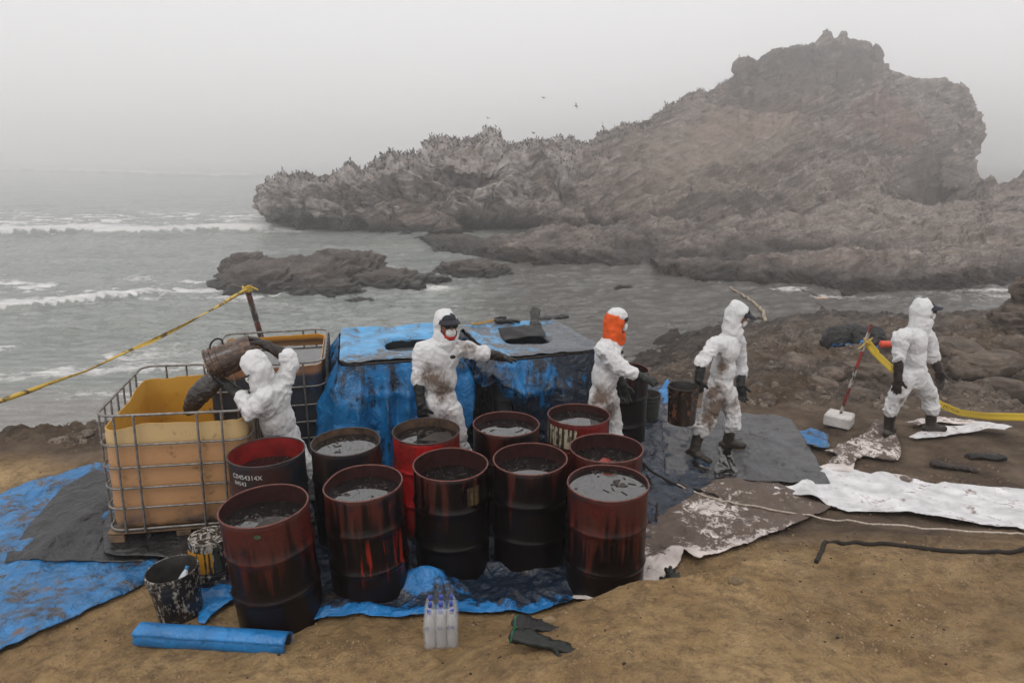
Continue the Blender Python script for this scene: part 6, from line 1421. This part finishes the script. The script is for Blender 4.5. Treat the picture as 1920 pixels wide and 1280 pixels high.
# worker with the sunglasses in the middle
D = 5.95
W2 = dict(head=A(838,610,D), neck=A(832,638,D), chest=A(826,672,D), pel=A(824,750,D), rsh=A(792,658,D - .02), rel=A(784,702,D - .05), rcf=A(785,716,D - .08), rwr=A(789,760,D - .16),
          lsh=A(862,654,D + .04), lel=A(893,660,D + .05), lcf=A(906,662,D + .08), lwr=A(938,668,D + .25), rhp=A(806,768,D), lhp=A(845,768,D), rkn=A(806,828,D - .05), lkn=A(862,830,D), rlg=A(806,868,D), llg=A(872,866,D), raf=A(806,898,D), laf=A(878,896,D))
W2['raf'].z = .10; W2['laf'].z = .10
person('worker in white suit with sunglasses and a red edged mask, arm on the tarpaulin', W2, (.50, -.85, -.06), (.35, -.93, 0), brim=True, red_chin=True, gloves=(M_glove, M_glove_br), hands=((.14,-.1,-1), A(975,674,6.36) - A(938,668,6.2)), palms=((.3,.9,0), (0,.1,-1)), curls=(.35, .12), seed=21, toes=((.1,-1,0), (.5,-.8,0)),
       dirt=[(A(812,712,D - .15), .17, 1.0), (A(832,735,D - .15), .16, 1.0), (A(838,790,D - .15), .15, .8), (A(870,800,D - .1), .2, .45), (A(880,648,D - .05), .14, .8), (A(800,800,D - .1), .2, .3)], logo=A(849,669,D - .155))
# zip flap down the front of this suit
w2_ = [o for o in SC.objects if o.name.startswith('person')][-1]
zp = [A(838,652,D - .165), A(837,680,D - .172), A(834,710,D - .178), A(830,745,D - .172)]
# worker with the orange hood
D = 6.32
W3 = dict(head=A(1156,602,D), neck=A(1148,634,D), chest=A(1140,668,D), pel=A(1130,742,D), rsh=A(1132,655,D - .16), rel=A(1160,688,D - .20), rcf=A(1186,700,D - .22), rwr=A(1200,706,D - .22),
          lsh=A(1150,650,D + .16), lel=A(1160,692,D + .18), lcf=A(1163,704,D + .15), lwr=A(1168,722,D + .1), rhp=A(1122,752,D - .07), lhp=A(1142,752,D + .08), rkn=A(1126,800,D - .07), lkn=A(1150,800,D + .1), rlg=A(1128,845,D - .07), llg=A(1156,840,D + .1), raf=A(1128,868,D - .07), laf=A(1158,862,D + .1))
W3['raf'].z = .10; W3['laf'].z = .10
w3 = person('worker in white suit with orange hood and green gloves beside a dark red drum', W3, (.93, .22, -.18), (.95, .15, 0), hood=False, brim=False, shades=False, mask=True, gloves=(M_glove_gr, M_glove_gr), hands=((.95, -.05, -.32), (.2, 0, -1)), palms=((0, .5, -1), (0, -1, 0)), curls=(.25, .5), seed=31, toes=((1, 0, 0), (1, .1, 0)),
       dirt=[(A(1128,745,D - .15), .18, .9), (A(1145,775,D - .1), .18, .9), (A(1155,725,D - .1), .08, .7)], logo=A(1166,660,D - .1))
hc = W3['head']; f, r_, u = frame((.93, .22, -.18)); MH = Matrix((r_, f, u)).transposed(); base = w3.location
g = G(); g.ball(hc - f * .018 - u * .01, (.096, .100, .125), MH, 20, 12); g.limb(hc - u * .06 - f * .02, hc - u * .16 + f * .01, .092, .098, 16); g.limb(hc - u * .10 + f * .02, hc - u * .165 + f * .055, .075, .07, 12); V, N, F = remesh(g, .010, 3)
V = V + N * (np.clip(1 - np.abs(pn(V * 10, 3)) * 2.4, 0, 1) * .010)[:, None]; Q = (V - np.array(hc)) @ np.array(MH); op = ((Q[:, 1] > .040) & (Q[:, 2] > -.095)) | (Q[:, 2] > .062); F = [q for q in F if sum(op[i] for i in q) < 3]
o = obj('neck_hood', mesh_np('neck_hood', V - np.array(base), F), M_orange, w3); o.modifiers.new('t', 'SOLIDIFY').thickness = -.003
g = G(); g.ball(hc + u * .055 - f * .005, (.088, .095, .072), MH, 18, 12); V, N, F = remesh(g, .01, 2); V = V + N * (np.clip(1 - np.abs(pn(V * 16, 5)) * 2.4, 0, 1) * .008)[:, None]; me = mesh_np('cap', V - np.array(base), F); attr(me, 'dirt', V[:, 0] * 0); obj('white_cap', me, M_suit, w3)
g = G(); g.ball(hc + u * .040 + f * .045, (.086, .062, .040), MH, 16, 10); obj('visor_band', mesh_np('visor', [Vector(v) - base for v in g.v], g.f), M_capm, w3)
# worker carrying the bucket
D = 6.85
W4 = dict(head=A(1384,592,D), neck=A(1374,622,D), chest=A(1362,658,D), pel=A(1350,722,D), rsh=A(1338,648,D - .17), rel=A(1318,676,D - .28), rcf=A(1315,680,D - .30), rwr=A(1310,714,D - .36),
          lsh=A(1384,642,D + .15), lel=A(1390,690,D + .2), lcf=A(1390,700,D + .15), lwr=A(1388,722,D + .05), rhp=A(1338,738,D - .06), lhp=A(1364,738,D + .05), rkn=A(1330,782,D - .12), lkn=A(1374,780,D + .02), rlg=A(1312,806,D - .22), llg=A(1371,800,D + .02), raf=A(1302,842,D - .25), laf=A(1364,830,D + .03))
W4['raf'].z = .13; W4['laf'].z = .12
person('worker in stained white suit carrying a bucket over the black plastic', W4, (.86, -.12, -.42), (.95, -.15, 0), brim=True, shades=False, gloves=(M_glove, M_glove), hands=((.06, .05, -1), (.2, 0, -1)), palms=((.3, .9, 0), (0, -1, 0)), curls=(1.0, .5), sole=(M_soled, M_sole), seed=41, toes=((.55, -.45, -.1), (1, -.1, 0)),
       dirt=[(A(1350,688,D - .2), .11, 1.5), (A(1340,735,D - .2), .15, 1.2), (A(1345,765,D - .15), .17, 1.2), (A(1325,790,D - .2), .15, 1.0), (A(1385,760,D - .1), .13, .9), (A(1392,660,D), .08, .5)], logo=None)
hb = A(1283, 720, 6.42)
pail('oil brown bucket hanging from the hand of the walking worker', (hb.x - .005, hb.y, hb.z - .40), .148, .135, .385, M_b_brown, handle=(R(10), R(35)))
# worker at the right
D = 7.3
W5 = dict(head=A(1733,584,D), neck=A(1722,612,D), chest=A(1714,642,D), pel=A(1712,696,D), rsh=A(1690,632,D - .16), rel=A(1685,664,D - .2), rcf=A(1685,672,D - .2), rwr=A(1684,712,D - .22),
          lsh=A(1738,630,D + .18), lel=A(1748,664,D + .18), lcf=A(1750,672,D + .18), lwr=A(1760,694,D + .15), rhp=A(1698,708,D - .06), lhp=A(1724,708,D + .08), rkn=A(1682,745,D - .06), lkn=A(1742,742,D + .12), rlg=A(1670,768,D - .04), llg=A(1747,766,D + .12), raf=A(1667,797,D), laf=A(1746,789,D + .14))
for k in ('raf', 'laf'): W5[k].z = gz(W5[k].x, W5[k].y) + .125
person('worker in clean white suit walking in front of the yellow tape', W5, (.93, -.16, -.06), (.96, -.1, 0), brim=True, shades=True, gloves=(M_glove_br, M_glove_br), hands=((-.02, 0, -1), (.35, 0, -1)), palms=((.4, .9, 0), (-.6, -.5, -.4)), curls=(.45, 1.0), sole=(M_soled, M_sole), seed=51, toes=((.5, .5, 0), (1, .05, 0)),
       dirt=[(A(1692,752,D - .15), .07, .9), (A(1755,745,D), .05, .6), (A(1700,720,D - .1), .08, .4)], logo=None, hs=1.04)

# ================================================================== SEABIRDS
def bird_mesh():
    g = G(); g.tube([(-.26, 0, .10), (-.18, 0, .16), (-.08, 0, .24), (.02, 0, .36), (.07, 0, .44), (.06, 0, .52), (.08, 0, .56), (.13, 0, .565), (.21, 0, .55)], [.012, .05, .095, .085, .045, .032, .038, .022, .006], 6)
    g.tube([(.0, .04, .2), (.02, .04, 0)], .012, 3); g.tube([(.0, -.04, .2), (.02, -.04, 0)], .012, 3); return g
M_bird = simple('dark seabird feathers', (.022, .019, .018), .8)
bmh = bird_mesh().mesh('seabird', sharp=None); bmh.materials.append(M_bird)
Vh = V0h = np.array([v for v in hm.vertices[0:0]]) if False else None
HC = np.empty(len(hm.vertices) * 3, np.float32); hm.vertices.foreach_get('co', HC); HC = HC.reshape(nr, nc, 3)
PYh = 640 + FPX * np.tan(np.arctan2(CZ - HC[..., 2], HC[..., 1]) - PITCH); PXh = 960 + FPX * (HC[..., 0] / (HC[..., 1] * CP + (CZ - HC[..., 2]) * SP))
rb_ = np.random.RandomState(5); spots = []
ncol = [c for c in range(nc) if 505 < pxs[c] < 1560]
def top_row(c): 
    col = PYh[:ridge_row + 6, c]; return int(np.argmin(col))
for _ in range(5200):
    c = ncol[rb_.randint(len(ncol))]; r0 = top_row(c); px = pxs[c]
    q = rb_.rand()
    if q < .2: r_i = r0 - abs(int(rb_.normal() * 2))
    else:
        r_i = r0 - int(abs(rb_.normal()) * (26 if px > 660 else 8))
    r_i = max(60, min(r_i, ridge_row + 4)); py = PYh[r_i, c]; sky_ = PYh[r0, c]
    dens = 1.0 if 680 < px < 1400 else (.45 if px < 680 else .3)
    if py - sky_ > 20 and not (690 < px < 1200 or (1380 < px < 1540 and py < 230)): continue
    if py - sky_ > 75: continue
    if 1150 < px < 1400 and py - sky_ > 22: continue
    if rb_.rand() < dens: spots.append((HC[r_i, c].astype(float), py - sky_, float(rb_.rand() * 6.28), float(.85 + .3 * rb_.rand())))
spots = spots[:1300]; spots.sort(key=lambda s_: s_[0][1] + s_[1] * .05)
BZ = [(560, 'at the seaward tip of the headland'), (640, 'of the low flat block at the left end'), (700, 'in the dip right of the low flat block'), (760, 'where the left cliff steps up'), (820, 'left of the dark cavern'), (880, 'right above the dark cavern'), (940, 'right of the dark cavern'), (1010, 'of the highest part of the left cliff'), (1080, 'in the notch of the left cliff'), (1150, 'at the saddle below the big slope'), (1300, 'on the lower part of the long slope'), (1400, 'near the top of the long slope'), (5000, 'just below the summit crags')]
gB = []; gF = []; bo_n = 0; bv = np.array([v.co[:] for v in bmh.vertices]); bfaces = [tuple(p.vertices) for p in bmh.polygons]
for k, (p, d_, a, s_) in enumerate(spots):
    if k < 290:
        o = obj('seabird', bmh, None, None, (p[0], p[1], p[2] - .03)); o.rotation_euler = (0, 0, a); o.scale = (s_ * .52,) * 3
        ux_ = 960 + FPX * (p[0] / (p[1] * CP + (CZ - p[2]) * SP)); where = next(w for lim, w in BZ if ux_ < lim); hi = 'standing on the skyline' if d_ < 5 else 'perched on the rock face'
        setp(o, 'dark seabird %s %s' % (hi, where), 'seabird', 'seabirds perched on the headland')
    else:
        c, s2 = math.cos(a), math.sin(a); Vb = bv * s_ * .54; Vb = np.stack([Vb[:, 0] * c - Vb[:, 1] * s2, Vb[:, 0] * s2 + Vb[:, 1] * c, Vb[:, 2]], 1) + p - np.array([0, 0, .03]); gB.append(Vb); gF += [tuple(i + bo_n for i in f_) for f_ in bfaces]; bo_n += len(bv)
o = obj('seabird_colony', mesh_np('seabird_colony', np.concatenate(gB), gF), M_bird); o['kind'] = 'stuff'; o['label'] = 'crowd of dark seabirds covering the upper headland'
def flyer(px, py, D, span, roll, head, lab):
    t = thing('flying_seabird', lab, 'seabird', A(px, py, D), group='seabirds in flight'); t.rotation_euler = (roll, 0, head); t.scale = (span,) * 3
    G().tube([(-.26, 0, 0), (-.18, 0, 0), (-.05, 0, 0), (.1, 0, .01), (.18, 0, .02), (.27, 0, .01)], [.01, .05, .07, .05, .035, .006], 8).build('body', M_bird, t)
    for q in (-1, 1): G().add([(.08, 0, .03), (-.10, 0, .03), (-.02, q * .32, .16), (.10, q * .30, .17), (-.12, q * .66, .06), (.0, q * .02, .06)], [(0, 3, 2, 1), (2, 3, 4), (0, 5, 3)]).build('wing', M_bird, t, smooth=False)
for a_ in [(731,285,64,1.3,.5,.6,'seabird flying low over the left shoulder of the headland'), (1130,237,70,1.2,1.0,1.4,'seabird flying just above the saddle of the headland'), (1038,258,72,.9,.2,2.0,'small seabird gliding above the middle rocks'), (1000,250,74,.8,.1,2.6,'faint seabird gliding left of the saddle'), (1080,199,76,.8,.9,.3,'lone seabird high above the saddle'), (1019,184,80,.8,.1,2.3,'highest and faintest seabird in the fog'), (915,222,82,.8,.2,1.0,'faint seabird high over the middle rocks'), (918,238,80,.6,.2,2.0,'tiny faint seabird right under the one over the middle rocks'), (1247,192,80,.7,.3,.6,'seabird lifting off the slope left of the summit')]: flyer(*a_)

# hand written marks on the tanks
Vt, Ft = text_mesh('n', .10); G().add([(v[0] + .05, TD/2 - .052, v[1] + .84) for v in Vt], [f[::-1] for f in Ft]).build('handwritten_mark', M_ink, tank1, smooth=False)
Vt, Ft = text_mesh('2', .11); G().add([(v[0] + .40, -TD/2 + .020, v[1] + .86) for v in Vt], Ft).build('handwritten_mark', simple('blue marker', (.03, .07, .22), .6), tank2, smooth=False)
